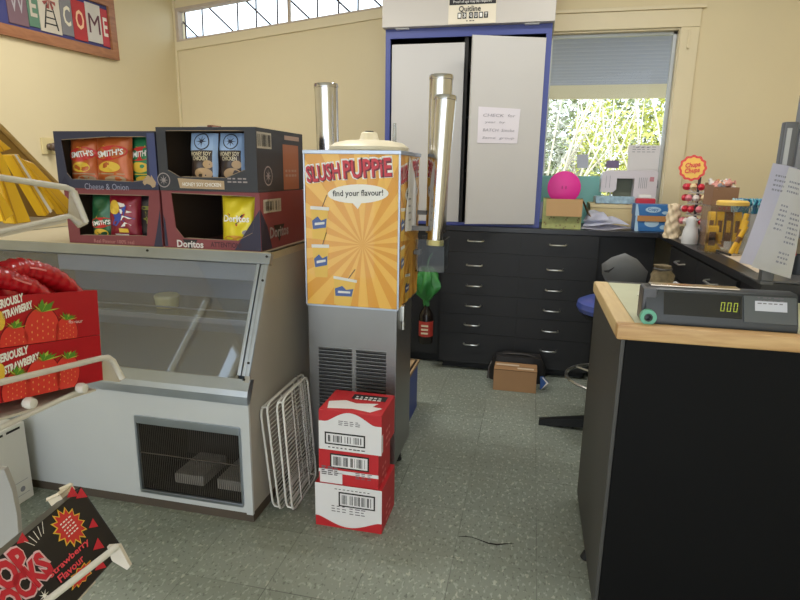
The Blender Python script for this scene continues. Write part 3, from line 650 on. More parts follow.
def bagpx(label, x0, y0, x1, zb, Y, m, des, **k):
    a, c = aty(x0, y0, Y), aty(x1, y0, Y)
    return bag(label, (a.x + c.x) / 2, Y, zb, c.x - a.x, a.z - zb, m, des, **k)
BY = 2.20
bagpx('orange chip bag at the left in the navy carton', 70, 136, 98, ZM + .006, BY + .01, OR, smith(OR, mat('print_tan', (176, 150, 118), .6)), seed=1, yaw=.1)
bagpx('orange chip bag in the middle of the navy carton', 94, 134, 132, ZM + .006, BY, OR, smith(OR, MC['print_tan']), seed=2, yaw=-.06)
bagpx('green chip bag at the right edge inside the navy carton', 128, 135, 160, ZM + .006, BY + .035, GRN, smith(GRN, YEL), seed=3, yaw=-.1)
bagpx('dark green chip bag at the left in the lower left carton', 91, 193, 116, ZB + .006, BY, DGR, lambda t, fr, w, h: smith(DGR, YEL)(t, Fr(fr.O - fr.V * h * .22, fr.U, fr.V, lambda u, v: fr.hf(u, v - h * .22)), w, h * .8), seed=4)
def burst(t, fr, w, h):
    b = MB(); b.star(fr, -w * .02, -h * .02, w * .16, w * .36, 7, .001, 1, 1.4, jit=.2); b.build('blue_burst', mat('print_blue', (52, 74, 160), .5), t, fix=False)
    b = MB()
    for k in range(4): b.flat(fr, [(-w * .1 + k * .012, h * .3 - k * h * .13), (w * .32, h * .24 - k * h * .13), (w * .0, h * .2 - k * h * .13)], .0016)
    b.quad(fr, -w * .2, -h * .42, w * .2, -h * .33, .0016, 4); b.build('white_zigzag', WHT, t, fix=False)
    b = MB(); b.disc(fr, -w * .2, h * .2, w * .17, w * .2, .0024, rot=.5); b.quad(fr, -w * .05, -h * .3, w * .22, -h * .22, .002, 3); b.build('yellow_print', YEL, t, fix=False)
bagpx('red chip bag with blue burst, in the lower left carton', 108, 192, 140, ZB + .006, BY - .01, foil('bag_red', (134, 24, 44)), burst, seed=5)
def darkd(t, fr, w, h):
    b = MB(); b.star(fr, 0, -h * .02, w * .1, w * .24, 6, .001, jit=.3); b.disc(fr, -w * .1, h * .2, w * .2, h * .04); b.build('print', mat('print_olive', (122, 124, 52), .5), t, fix=False)
bagpx('dark chip bag with olive print, in the lower left carton', 138, 193, 167, ZB + .006, BY + .02, foil('bag_dark', (38, 34, 40)), darkd, seed=6)
def corn(t, fr, w, h):
    corn_logo(t, fr, 0, h * .06, w * .48, WHT)
    b = MB(); b.disc(fr, w * .28, -h * .2, w * .1, h * .05, .001); b.build('offer_spot', mat('print_grey', (150, 140, 140), .6), t, fix=False)
    b = MB(); b.disc(fr, -w * .05, -h * .32, w * .3, h * .06, .001); b.build('chip_picture', mat('print_amber', (200, 140, 40), .5), t, fix=False)
bagpx('yellow corn chip bag alone in the lower right carton', 221, 195, 257, ZB + .006, BY - .02, foil('bag_yellow', (216, 196, 40)), corn, seed=7, tilt=-.02)
def deli(t, fr, w, h):
    b = MB(); b.quad(fr, -w * .47, h * .16, w * .47, h * .46, .0008, 8); b.quad(fr, w * .34, -h * .4, w * .47, h * .16, .0008, 6); b.build('pale_blue_top', mat('print_pale_blue', (150, 176, 212), .45), t, fix=False)
    roundel(t, Fr(fr.O, fr.U, fr.V, fr.hf), 0, h * .31, w * .26, mat('print_dark_navy', (34, 36, 58), .5))
    b = MB(); b.text(fr, 'HONEY SOY\nCHICKEN', -w * .04, h * .06, w * .7, h * .15, bold=.02, hh=.003); b.build('lettering', mat('print_cream', (222, 208, 176), .5), t, fix=False)
    b = MB(); b.disc(fr, w * .04, -h * .24, w * .3, h * .1, .001); b.build('food_picture', mat('print_food', (186, 152, 112), .5), t, fix=False); b = MB(); b.disc(fr, w * .2, -h * .08, w * .16, h * .07, .001); b.build('food_picture', mat('print_food', (186, 152, 112), .5), t, fix=False)
DB = foil('bag_brown_black', (58, 44, 40))
bagpx('pale blue topped chip bag in the middle of the charcoal carton', 190, 131, 219, ZM + .006, BY - .005, DB, deli, seed=8)
bagpx('pale blue topped chip bag at the right in the charcoal carton', 219, 131, 246, ZM + .006, BY + .015, DB, deli, seed=9, yaw=.12)
# small things on the cartons
pc = thing('card_pack', 'small white and brown pack lying on the charcoal carton', 'pack', (-1.42, 2.45, ZT + .004))
b = MB(); b.box((-1.50, 2.42, ZT + .0045), (-1.45, 2.5, ZT + .03), .002); b.box((-1.425, 2.42, ZT + .0045), (-1.39, 2.5, ZT + .026), .002); b.build('white_sleeve', mat('card_white', (206, 196, 180), .7), pc)
b = MB(); b.box((-1.45, 2.42, ZT + .0045), (-1.425, 2.5, ZT + .034), .002); b.box((-1.39, 2.43, ZT + .0045), (-1.26, 2.49, ZT + .010), .002); b.build('brown_sleeve', mat('card_brown', (130, 82, 60), .7), pc)
# fitting on the left wall
q = atx(46, 146, LX)
wf = thing('wall_fitting', 'cream wall plate with dark round knob, left of the navy carton', 'fitting', (LX, q.y, q.z))
b = MB(); b.box((LX, q.y - .04, q.z - .05), (LX + .012, q.y + .06, q.z + .05), .004); b.build('plate', mat('cream_plate', (222, 204, 152), .4), wf)
b = MB(); b.lathe([(.02, 0), (.022, .012), (.014, .02), (.024, .03), (.026, .045), (.018, .054)], (LX + .012, q.y + .01, q.z - .005), 20, (0, 1, 0), (1, 0, 0)); b.build('knob', mat('knob_brown', (92, 72, 58), .4), wf)
# ================================================================== WELCOME SIGN
ws = thing('welcome_sign', 'wood-framed painted sign of coloured blocks, high on the left wall', 'sign', (LX, 3.3, 2.1))
p0 = atx(0, 35, LX); p1 = atx(121, 62, LX); dd = (p1 - p0); dd.x = 0; dd.normalize()
wsf = Fr(p1 + Vector((.001, -.05, 0)), dd, Vector((0, -dd.z, dd.y)))   # origin at the lower right corner of the frame
u_in, v_in = uv(wsf, 113, 48)
Wd, Hh = 1.36, .40; fw_ = -u_in
b = MB()
b.holed(Fr(wsf.p(0, 0, .03), wsf.U, wsf.V), [(-Wd, 0), (0, 0), (0, Hh), (-Wd, Hh)], [[(-Wd + .06, .06), (-.06, .06), (-.06, Hh - .06), (-Wd + .06, Hh - .06)]], .03)
b.build('frame', m_wood('sign_frame_wood', (176, 120, 80), (146, 94, 60), (2, 2, 9)), ws)
b = MB(); b.obox(wsf, (-Wd + .055, .055, .002), (-.055, Hh - .055, .012)); b.build('backing', mat('sign_navy', (62, 64, 118), .6), ws)
blocks = [((23, 60), 'W', (120, 92, 100), (176, 170, 172)), ((60, 83), 'E', (92, 128, 104), (196, 186, 168)), ((83, 105) , None, (206, 196, 178), None), ((105, 0), 'C', (128, 126, 128), (222, 214, 190)), ((0, 0), 'O', (176, 48, 50), (236, 190, 150)), ((0, 0), 'M', (206, 200, 190), (96, 50, 62)), ((0, 0), 'E', (190, 62, 70), (230, 220, 206))]
# block edges measured along the sign
ed = [uv(wsf, x, y)[0] for x, y in ((6, 18), (27, 24), (38.5, 28), (60, 30), (72, 32), (86, 37), (101, 40), (108, 42))]
zb, zt_ = .075, Hh - .075
for k, (_, chh, c1, c2) in enumerate(blocks):
    b = MB(); b.obox(wsf, (ed[k] + .002, zb + .01 * (k % 2), .012), (ed[k + 1] - .002, zt_ - .012 * ((k + 1) % 2), .018), .001); bo = b.build('letter_block', mat('sign_block_%d' % k, c1, .6, var=.1, vs=9), ws)
    fu = Fr(wsf.p(0, 0, .0185), wsf.U, wsf.V); w_ = ed[k + 1] - ed[k]; mu = (ed[k] + ed[k + 1]) / 2
    b = MB()
    if chh: b.text(fu, chh, mu, (zb + zt_) / 2, w_ * (.74 if chh in 'WM' else .6), .12, bold=.0 if chh in 'WM' else .02); b.build('letter', mat('sign_letter_%d' % k, c2, .6), bo, fix=False)
    else:
        for s in (-1, 1): b.flat(fu, [(mu + s * .012, zt_ - .07), (mu + s * .02, zt_ - .07), (mu + s * .058, zb + .02), (mu + s * .046, zb + .02)])
        for q, hw in ((.17, .022), (.13, .032), (.095, .042)): b.quad(fu, mu - hw, zb + q - .05, mu + hw, zb + q - .042)
        b.build('windmill_tower', BLKP, bo, fix=False)
        b = MB()
        for s in range(8):
            a = s * math.pi / 4 + .3; b.flat(fu, [(mu, zt_ - .065), (mu + .055 * math.cos(a), zt_ - .065 + .055 * math.sin(a)), (mu + .05 * math.cos(a + .45), zt_ - .065 + .05 * math.sin(a + .45))], .001)
        b.build('windmill_sails', mat('sail_red', (150, 70, 62), .6), bo, fix=False)
# ================================================================== SLUSH MACHINE
SX0, SX1, SY0, SY1, SZ0, SZ1 = -.935, -.527, 2.29, 2.70, .825, 1.468
STL2 = mat('machine_steel', (142, 142, 142), .38, .85, var=.1, vs=6, rv=.06)
sm_ = thing('slush_machine', 'tall drink machine with yellow illustrated box on a grey steel base', 'drink machine', ((SX0 + SX1) / 2, 2.46, 0))
b = MB(); b.box((SX0, SY0 + .004, .10), (SX1 - .004, 2.60, SZ0 - .002), .006); b.build('base_cabinet', STL2, sm_)
for x in (SX0 + .05, SX1 - .045):
    for y in (SY0 + .06, 2.53):
        f = MB(); f.lathe([(.016, 0), (.02, .004), (.016, .02), (.012, .1)], (x, y, 0), 14); f.build('foot', mat('black_rubber', (24, 24, 25), .7), sm_)
fs = front((0, SY0 + .004, 0))
b = MB(); vt = aty(319, 347, SY0); vbz = aty(319, 405, SY0)
for xa, xb in ((318.5, 351.5), (356, 386)):
    a, c = aty(xa, 350, SY0).x, aty(xb, 350, SY0).x; n = 22
    for k in range(n):
        z = vt.z - k * .0165
        b.prism([(a, SY0 + .004, z), (a, SY0 - .004, z - .002), (a, SY0 + .004, z - .006)], (c - a, 0, 0))
b.build('vent_louvres', STL2, sm_)
b = MB()
for xa, xb in ((318.5, 351.5), (356, 386)):
    a, c = aty(xa, 350, SY0).x, aty(xb, 350, SY0).x
    for k in range(22): z = vt.z - k * .0165; b.quad(fs, a, z - .0135, c, z - .0065, .0008)
b.build('vent_slots', mat('slot_black', (26, 26, 27), .8), sm_, fix=False)
b = MB(); b.box((SX1 - .03, 2.36, SZ0 - .07), (SX1 + .012, 2.40, SZ0 + .0), .004); b.cyl((SX1 + .003, 2.385, SZ0 - .11), (SX1 + .003, 2.385, SZ0 - .01), .012, seg=14); b.build('latch', CHR, sm_)
# illustrated box
YO = mat('sign_orange', (226, 158, 44), .32, coat=.3); YR = mat('sign_ray_yellow', (240, 186, 78), .32, coat=.3)
b = MB(); b.box((SX0, SY0, SZ0), (SX1, SY1, SZ1), .004); sgb = b.build('sign_box', YO, sm_)
b = MB(); b.box((SX0 - .006, SY0 - .006, SZ1 - .006), (SX1 + .006, SY1 + .006, SZ1 + .010), .002); b.box((SX1 - .004, SY0 - .005, SZ0), (SX1 + .004, SY0 + .004, SZ1), .001); b.box((SX0 - .004, SY0 - .005, SZ0), (SX0 + .003, SY0 + .004, SZ1), .001); b.box((SX0, SY0 - .003, SZ0 - .006), (SX1, SY1, SZ0 + .002))
b.build('sign_frame', STEEL, sm_)
def clip(P, w, h):
    for ax, lim, sg in ((0, 0, 1), (0, w, -1), (1, 0, 1), (1, h, -1)):
        Q = []
        for i in range(len(P)):
            a, c = P[i - 1], P[i]; da, dc = (a[ax] - lim) * sg, (c[ax] - lim) * sg
            if da >= 0: Q.append(a)
            if da * dc < 0: t = da / (da - dc); Q.append((a[0] + (c[0] - a[0]) * t, a[1] + (c[1] - a[1]) * t))
        P = Q
        if len(P) < 3: return []
    return P
WN = mat('sign_white', (240, 238, 232), .4); MRN = mat('sign_maroon', (112, 22, 40), .4); SRED = mat('sign_red', (204, 52, 66), .4); CUPY = mat('cup_yellow', (232, 190, 86), .4); CUPB = mat('cup_blue', (72, 98, 160), .4); BRN = mat('straw_brown', (84, 62, 52), .5); CUPW = mat('cup_pale', (228, 226, 220), .4)
def art(fr, w, h):
    ox, oy = .62 * w, .42 * h
    b = MB(); n = 18
    for k in range(n):
        a0 = k * 2 * math.pi / n + .1; a1 = a0 + math.pi / n
        P = clip([(ox, oy), (ox + 2 * math.cos(a0), oy + 2 * math.sin(a0)), (ox + 2 * math.cos(a1), oy + 2 * math.sin(a1))], w, h)
        if len(P) >= 3: b.flat(fr, P, .0008)
    b.build('sun_rays', YR, sgb, fix=False)
    def U(x): return (x - 306.6) / 94 * w
    T = (('SLUSH', .20 * w, .875 * h, .36 * w, .105 * h, .13), ('PUPPiE', .665 * w, .905 * h, .50 * w, .115 * h, .07))
    for nm, m, off, bold, dz, hh in (('title_outline', WN, 0, .11, 0, .0014), ('title_shadow', MRN, .004, .05, -.004, .002), ('title', SRED, 0, .02, 0, .0028)):
        b = MB()
        for t, u, v, ww, h2, rot in T:
            k = 1.06 if nm == 'title_outline' else 1
            b.text(fr, t, u + off, v + dz, ww * k, h2 * (1.18 if nm == 'title_outline' else 1), bold=bold, rot=rot, hh=hh)
        b.build(nm, m, sgb, fix=False)
    b = MB(); bu, bv = .57 * w, .745 * h; b.disc(fr, bu, bv, .32 * w, .06 * h, .0014, rot=.04); b.flat(fr, [(bu - .03, bv - .03), (bu + .02, bv - .03), (bu - .0, bv - .062)], .0013); b.build('speech_bubble', WN, sgb, fix=False)
    b = MB(); b.text(fr, 'find your flavour!', bu, bv, .53 * w, .05 * h, bold=.015, rot=.04, hh=.0024); b.build('bubble_lettering', BLKP, sgb, fix=False)
    cups = ((.155, .55, .19, .215, -.04), (.165, .30, .18, .22, .02), (.415, .10, .24, .19, -.12))
    for cu, cv, cw, chh, rot in cups:
        cw *= w; chh *= h; q = Fr(fr.p(cu * w, cv * h, 0), fr.U * math.cos(rot) + fr.V * math.sin(rot), fr.V * math.cos(rot) - fr.U * math.sin(rot))
        for nm, P, hh, m in (('cup_print', [(-cw * .38, -chh / 2), (cw * .38, -chh / 2), (cw / 2, chh * .42), (-cw / 2, chh * .42)], .0012, CUPY), ('cup_lid_print', [(-cw * .54, chh * .40), (cw * .54, chh * .40), (cw * .54, chh * .5), (-cw * .54, chh * .5)], .0016, CUPW), ('cup_splash_print', [(-cw * .36, -chh * .2), (cw * .38, -chh * .12), (cw * .42, chh * .16), (cw * .1, chh * .08), (-cw * .1, chh * .2), (-cw * .42, chh * .06)], .0016, CUPB), ('cup_band_print', [(-cw * .26, -chh * .08), (cw * .3, -chh * .02), (cw * .3, chh * .05), (-cw * .26, chh * .0)], .0022, CUPW), ('straw_print', [(cw * .12, chh * .5), (cw * .17, chh * .5), (cw * .42, chh * .86), (cw * .37, chh * .86)], .0012, BRN)):
            b = MB(); b.flat(q, P, hh); b.build(nm, m, sgb, fix=False)
art(front((SX0, SY0 - .0005, SZ0)), SX1 - SX0, SZ1 - SZ0)
art(rside((SX1 + .0005, SY0, SZ0)), SY1 - SY0, SZ1 - SZ0)
CRM = mat('cream_plastic', (222, 212, 184), .4)
b = MB(); lc_ = ((-.885 - .545) / 2, 2.50, SZ1 + .0105)
b.lathe([(.17, 0), (.174, .004), (.174, .018), (.166, .024), (.15, .036), (.10, .046), (.05, .049), (.001, .049)], lc_, 8 * 5); ld = b.build('tank_lid', CRM, sm_)
b = MB(); kx, ky, kz = lc_[0] - .0, lc_[1], lc_[2] + .048; b.lathe([(.046, 0), (.041, .008), (.035, .030), (.030, .034), (.001, .034)], (kx, ky, kz), 20); b.build('lid_knob', CRM, ld)
b = MB(); b.lathe([(.020, 0), (.020, .005), (.001, .006)], (kx, ky, kz + .034), 16); b.build('knob_cap', mat('black_rubber', (24, 24, 25), .7), ld)
b = MB(); p = aty(394.5, 137, 2.62); b.cyl((p.x, 2.62, SZ1 + .011), (p.x, 2.62, p.z - .03), .014, .014, 16); b.cyl((p.x, 2.62, p.z - .03), (p.x, 2.62, p.z + .06), .010, .008, 16); b.build('straw_tube', glass('clear_plastic', (225, 226, 222), 1.4, .12, .05, .22), sm_)
# price paper on the side
sf_ = rside((SX1 + .006, 0, 0))
pp = [uv(sf_, x, y) for x, y in ((409.6, 156.5), (413, 168), (416.3, 185), (415.5, 230), (405, 231.5), (406, 210), (408.5, 192), (408, 175))]
pt = thing('price_paper', 'white paper list taped to the side of the drink machine', 'paper', sf_.p(*pp[0]))
b = MB(); b.prism([sf_.p(u, v, 0) for u, v in pp], (.0015, 0, 0)); b.build('sheet', mat('paper_white', (228, 226, 224), .7), pt)
b = MB()
for k, y in enumerate((200, 207, 214, 221)): u, v = uv(sf_, 408, y); b.lines(sf_, u, v, .05, 1, .01, .007, .003, 3)
b.build('handwriting', mat('ink_grey', (140, 140, 150), .7), pt, fix=False)
# ================================================================== CUP DISPENSERS
MIR = mat('polished_steel', (205, 206, 210), .16, 1, rv=.05)
def dispenser(label, p0, p1, r0, r1, brk, ring=None):
    p0, p1 = Vector(p0), Vector(p1); t = thing('cup_dispenser', label, 'cup dispenser', p0, 'cup dispensers on the drink machine'); d = (p1 - p0).normalized()
    L_ = (p1 - p0).length; x = d.orthogonal()
    b = MB(); b.lathe([(r0, 0), (r0 + (r1 - r0) * .97, L_ * .97), (r1 * 1.05, L_ * .972), (r1 * 1.05, L_ * .985), (r1, L_), (r1 - .004, L_), (r1 - .004, L_ - .05), (.001, L_ - .05)], p0, 36, x, d); b.build('tube', MIR, t)
    if ring: b = MB(); b.lathe([(r0 * .9, -.012), (r0 * 1.12, -.010), (r0 * 1.12, .012), (r0 * .98, .014)], p0, 30, x, d); b.build('end_ring', mat('ring_cream', (206, 196, 130), .5), t)
    b = MB(); brk(b); b.build('bracket', mat('bracket_grey', (120, 118, 116), .5, .3), t)
pL = aty(326, 84, 2.75)
dispenser('polished steel cup tube standing at the left behind the drink machine', (pL.x + .012, 2.75, 1.15), (pL.x, 2.75, pL.z), .052, .056, lambda b: (b.box((pL.x - .04, 2.68, 1.18), (SX0 + .02, 2.71, 1.22)), b.box((pL.x - .03, 2.70, 1.18), (pL.x + .03, 2.72, 1.22))))
pB = aty(441.5, 75, 2.66); pA = aty(445.5, 96, 2.54); pA0 = aty(435, 243, 2.50)
dispenser('taller rear steel cup tube right of the drink machine', (pB.x - .005, 2.66, 1.12), (pB.x, 2.66, pB.z), .048, .052, lambda b: b.box((SX1 + .004, 2.65, 1.2), (pB.x - .03, 2.67, 1.22)))
dispenser('shorter front steel cup tube right of the drink machine, leaning', (pA0.x, 2.50, pA0.z), (pA.x, 2.54, pA.z), .034, .0475, lambda b: b.box((SX1 + .004, 2.51, 1.14), (pA0.x - .02, 2.53, 1.16)), True)
# clear plastic straw pocket under them
q0 = aty(420, 244, 2.47); q1 = aty(443.5, 273, 2.47)
sp = thing('straw_holder', 'clear plastic holder below the steel cup tubes', 'holder', (q0.x, 2.55, q1.z))
CLP = glass('clear_holder', (226, 228, 226), 1.35, .06, .0)
b = MB(); b.box((q0.x - .02, 2.47, q1.z), (q1.x, 2.473, q0.z + .02)); b.box((q1.x - .003, 2.473, q1.z), (q1.x, 2.63, q0.z + .02)); b.box((q0.x - .02, 2.473, q1.z), (q1.x - .003, 2.63, q1.z + .003)); b.box((q0.x - .02, 2.627, q1.z + .003), (q1.x - .003, 2.63, q0.z + .02)); b.build('pocket', CLP, sp)
b = MB(); b.box((SX1 + .004, 2.58, q1.z + .06), (q0.x - .02, 2.62, q1.z + .08)); b.build('mount', mat('bracket_grey', (120, 118, 116), .5, .3), sp)
# green bag and sauce bottle seen past the machine
gb = thing('green_bag', 'crumpled green plastic bag hanging past the drink machine, above the bottle', 'bag', (-.67, 3.8, .66))
b = MB(); c0 = aty(426, 289, 3.78); zt_ = aty(426, 268, 3.78).z; zb_ = aty(426, 306, 3.78).z
def gbag(s, q):
    a = s * 2 * math.pi; r = (.018 + .062 * math.sin(math.pi * min(1, q * 1.15 + .02)) ** .8) * (1 + .25 * math.sin(a * 5 + q * 7) + .12 * math.sin(a * 9 - q * 5)); return Vector((c0.x + r * math.cos(a), 3.80 + .7 * r * math.sin(a), zt_ + (zb_ - zt_) * q + .01 * math.sin(a * 3)))
b.surf(gbag, 40, 14); b.build('bag', mat('green_plastic', (54, 130, 62), .35, var=.25, vs=30), gb, 60)
b = MB(); b.tube([(c0.x, 3.80, zt_ - .005), (c0.x + .005, 3.82, zt_ + .05), (c0.x, 3.99, zt_ + .07)], .005, 8); b.build('tie', mat('green_plastic', (54, 130, 62), .35, var=.25, vs=30), gb)
bo = aty(424, 345, 3.8)
sb_ = thing('sauce_bottle', 'dark bottle with a red label hung on the black cupboard under the green bag', 'bottle', (bo.x, 3.86, bo.z))
zt2 = aty(424, 300, 3.86).z - bo.z
b = MB(); b.lathe([(.001, 0), (.045, .001), (.05, .01), (.05, .2), (.042, .225), (.018, .26), (.015, zt2), (.001, zt2)], (bo.x, 3.86, bo.z), 28); b.build('bottle', mat('bottle_dark', (30, 24, 22), .25), sb_)
b = MB(); b.lathe([(.0505, .055), (.0508, .055), (.0508, .165), (.0505, .165)], (bo.x, 3.86, bo.z), 28, cap=False); b.build('label', mat('label_red', (178, 58, 48), .5), sb_)
b = MB(); 
for k in range(3): b.flat(front((bo.x, 3.86 - .0515, bo.z)), [(-.025, .075 + k * .027), (.025, .075 + k * .027), (.025, .088 + k * .027), (-.025, .088 + k * .027)], .0005)
b.build('label_print', MC['print_cream'], sb_, fix=False)
b = MB(); b.tube([(bo.x, 3.86, bo.z + zt2 - .02), (bo.x, 3.95, bo.z + zt2 + .02), (bo.x, 4.03, bo.z + zt2 + .02)], .004, 6); b.build('hanging_hook', CHR, sb_)
bp_ = atz(413.5, 428, 0)
bd = thing('blue_crate', 'blue plastic crate on the floor behind the drink machine', 'crate', (-.75, 2.95, 0))
b = MB(); xr = -.61
b.box((-.92, 2.80, 0), (xr, 3.2, .012)); 
for lo, hi in (((-.92, 2.80, .012), (xr, 2.812, .30)), ((-.92, 3.188, .012), (xr, 3.2, .30)), ((-.92, 2.812, .012), (-.908, 3.188, .30)), ((xr - .012, 2.812, .012), (xr, 3.188, .30))): b.box(lo, hi)
b.build('crate_walls', mat('crate_blue', (44, 66, 140), .45), bd)
b = MB(); b.box((-.93, 2.79, .28), (xr + .01, 3.21, .30), .004); b.build('crate_rim', mat('crate_tan', (160, 134, 100), .6), bd)
# ================================================================== RED AND WHITE BOXES
RED = mat('box_red', (190, 34, 42), .5, var=.05, vs=8); BW = mat('box_white', (226, 224, 226), .5)
def rbox(label, x0, x1, y0, y1, z0, z1, kind):
    t = thing('delivery_box', label, 'box', ((x0 + x1) / 2, (y0 + y1) / 2, z0), 'red and white boxes in front of the drink machine')
    b = MB(); b.box((x0, y0, z0), (x1, y1, z1), .002); b.build('carton', RED, t)
    f = front((x0, y0, z0)); w, h = x1 - x0, z1 - z0
    b = MB(); tp = top((x0, y0, z1)); d = y1 - y0; sd = rside((x1, y0, z0))
    if kind == 'top':
        P = [(0, 0), (w, 0), (w, h * .72)] + [(w * (1 - t_), h * (.72 + .26 * math.sin(math.pi * min(1, max(0, (t_ - .12) / .76))) ** 1.2)) for t_ in [i / 20 for i in range(1, 20)]] + [(0, h * .72)]
        b.flat(f, P, .0008); b.quad(sd, d * .0, h * .05, d * .1, h * .5, .0008)
        b.flat(tp, [(w * .12, d * .08), (w * .5, d * .16), (w * .8, d * .08), (w * .95, d * .30), (w * .78, d * .34), (w * .84, d * .5), (w * .5, d * .42), (w * .3, d * .52), (w * .05, d * .40)], .0008)
    elif kind == 'mid':
        b.quad(f, 0, h * .32, w, h * .42, .0008); b.quad(f, w * .02, h * .02, w * .40, h * .34, .0008)
    else:
        P = [(0, h), (0, h * .24)] + [(w * t_, h * (.24 - .20 * math.sin(math.pi * (t_ - .04) / .92) ** 1.3)) for t_ in [i / 20 for i in range(1, 20)]] + [(w, h * .24), (w, h)]
        b.flat(f, P[::-1], .0008)
    b.build('white_print', BW, t, fix=False)
    b = MB(); k = MB(); g = MB()
    bu = {'top': (.12, .18, .72, .42), 'mid': (.22, .52, .82, .86), 'low': (.38, .55, .88, .82)}[kind]
    u0, v0, u1, v1 = bu[0] * w, bu[1] * h, bu[2] * w, bu[3] * h
    k.quad(f, u0 - .006, v0 - .006, u1 + .006, v1 + .006, .0012); b.quad(f, u0, v0, u1, v1, .0018)
    k.bars(f, u0 + .008, v0 + .006, u1 - .008, v1 - .006, .0024, 26)
    if kind == 'top':
        g.lines(f, w * .32, h * .66, w * .36, 3, -h * .045, .003, .0016, 4); k.quad(tp, w * .36, d * .62, w * .92, d * .86, .001); k.lines(f, w * .15, h * .06, w * .6, 1, .01, .004, .0016, 9)
        b.text(tp, 'BISCUITS' if 0 else 'III II III', w * .64, d * .74, w * .4, d * .12, bold=.03, hh=.002) if 0 else b.lines(tp, w * .42, d * .70, w * .44, 2, .02, .012, .002, 6)
    elif kind == 'mid': g.lines(f, w * .05, h * .26, w * .32, 5, -h * .055, .005, .0016, 3); g.lines(f, w * .62, h * .24, w * .3, 4, -h * .05, .003, .0016, 3)
    else: g.lines(f, w * .25, h * .38, w * .24, 3, -h * .06, .004, .0016, 3); g.lines(f, w * .52, h * .36, w * .26, 4, -h * .06, .004, .0016, 3); k.lines(f, w * .3, h * .9, w * .55, 1, .01, .003, .0016, 9); g.text(f, 'III', w * .5, h * .06, .02, .008, hh=.0016) if 0 else None
    b.build('barcode_label', BW, t, fix=False); k.build('barcode_bars', BLKP, t, fix=False); g.build('small_print', mat('print_mid_grey', (110, 104, 110), .6), t, fix=False)
    b = MB(); b.lines(sd, d * .3, h * .4, d * .4, 3, .03, .012, .001, 2); b.build('side_print', mat('print_pink', (222, 130, 130), .6), t, fix=False)
rbox('red and white box on the floor, lowest of the stack of three', -.772, -.497, 1.932, 2.145, 0, .19, 'low')
rbox('mostly red box in the middle of the stack of three', -.756, -.512, 1.935, 2.12, .1905, .337, 'mid')
rbox('red-topped box with white wave, uppermost of the stack of three', -.752, -.500, 1.932, 2.14, .3375, .502, 'top')
# ================================================================== WIRE RACKS
WIRE = mat('white_wire', (214, 212, 206), .4)
def wrack(label, ft, fb, bt, bb, off, n=26):
    ft, fb, bt, bb, off = map(Vector, (ft, fb, bt, bb, off)); t = thing('wire_rack', label, 'wire shelf', fb, 'wire shelves leaning by the display counter')
    b = MB(); R = .0046
    def rc(a, c, d, e, k=.03):   # rounded rectangle
        P = [a, c, d, e]; out = []
        for i in range(4):
            p, q, r_ = P[i - 1], P[i], P[(i + 1) % 4]; u = (p - q).normalized() * k; v = (r_ - q).normalized() * k
            out += [q + u, q + u * .3 + v * .3, q + v]
        return out
    b.tube(rc(fb, ft, bt, bb), R, 8, True); o2 = off; b.tube(rc(fb + o2 + Vector((0, .0, .012)), ft + o2 - Vector((0, 0, .02)), bt + o2 - Vector((0, 0, .02)), bb + o2 + Vector((0, 0, .012))), R, 8, True)
    for a in (ft, bt, fb, bb):
        z = -.016 if a in (ft, bt) else .01
        c = (fb + bb + ft + bt) / 4; d = (c - a).normalized() * .016; b.cyl(a + d, a + o2 + d + Vector((0, 0, z * .3)), R * .9, seg=8)
    b.build('frame', WIRE, t)
    w = MB()
    for k in range(1, n): s = k / n; w.cyl(fb + (ft - fb) * s, bb + (bt - bb) * s, .002, seg=5)
    for s in (.35, .7): w.cyl(fb + (bb - fb) * s, ft + (bt - ft) * s, .0028, seg=6)
    w.build('wires', WIRE, t)
wrack('white wire shelf leaning against the display counter end, left of two', (-.985, 1.965, .478), (-.948, 1.972, .006), (-.99, 2.36, .478), (-.95, 2.36, .006), (-.027, 0, -.0))
wrack('white wire shelf nearer the drink machine, right of two', (-.925, 1.985, .50), (-.893, 1.98, .006), (-.935, 2.27, .50), (-.90, 2.27, .006), (-.026, -.0, 0))
# ================================================================== SALES COUNTER
CB = mat('counter_black', (11, 11, 12), .65, var=.15, vs=3, spec=.15); CSD = mat('counter_side_grey', (66, 65, 62), .55, var=.1, vs=3)
KX0, KX1, KY0, KY1, KZ = .272, .757, 1.675, 2.40, .985
kc = thing('sales_counter', 'tall black sales counter with pale wooden edging at the right', 'counter', (.53, 2.03, 0))
b = MB(); b.box((KX0 + .012, KY0, .02), (1.5, 2.15, KZ - .044), .002); b.box((KX0 + .012, 2.15, .02), (KX1, KY1, KZ - .044), .002); b.build('front_body', CB, kc)
b = MB(); b.box((KX0, KY0 + .004, .03), (KX0 + .012, KY1, KZ - .046), .002); b.build('end_panel', CSD, kc)
f = MB(); f.box((KX0 + .04, KY0 + .06, 0), (1.45, 2.1, .02)); f.build('plinth', CB, kc)
f = MB(); f.lathe([(.016, 0), (.02, .006), (.014, .02), (.01, .03)], (KX0 + .004, 1.98, 0), 14); f.build('foot', mat('black_rubber', (24, 24, 25), .7), kc)
WOOD = m_wood('pale_pine_edging', (204, 168, 116), (176, 134, 84), (3, 3, 14))
b = MB(); e0 = KX0 - .016; b.box((e0, KY0 - .012, KZ - .046), (1.5, KY0 + .03, KZ), .008); b.build('wood_edging', m_wood('pale_pine_edging_long', (206, 170, 118), (178, 136, 86), (1.5, 14, 14)), kc)
b = MB(); b.box((e0, KY0 + .028, KZ - .046), (e0 + .055, KY1 - .05, KZ - .0005), .008); b.build('wood_edging', m_wood('pale_pine_edging_window_lit', (222, 196, 148), (206, 176, 124), (14, 1.5, 14)), kc)  # side edging painted paler to carry the light from the window
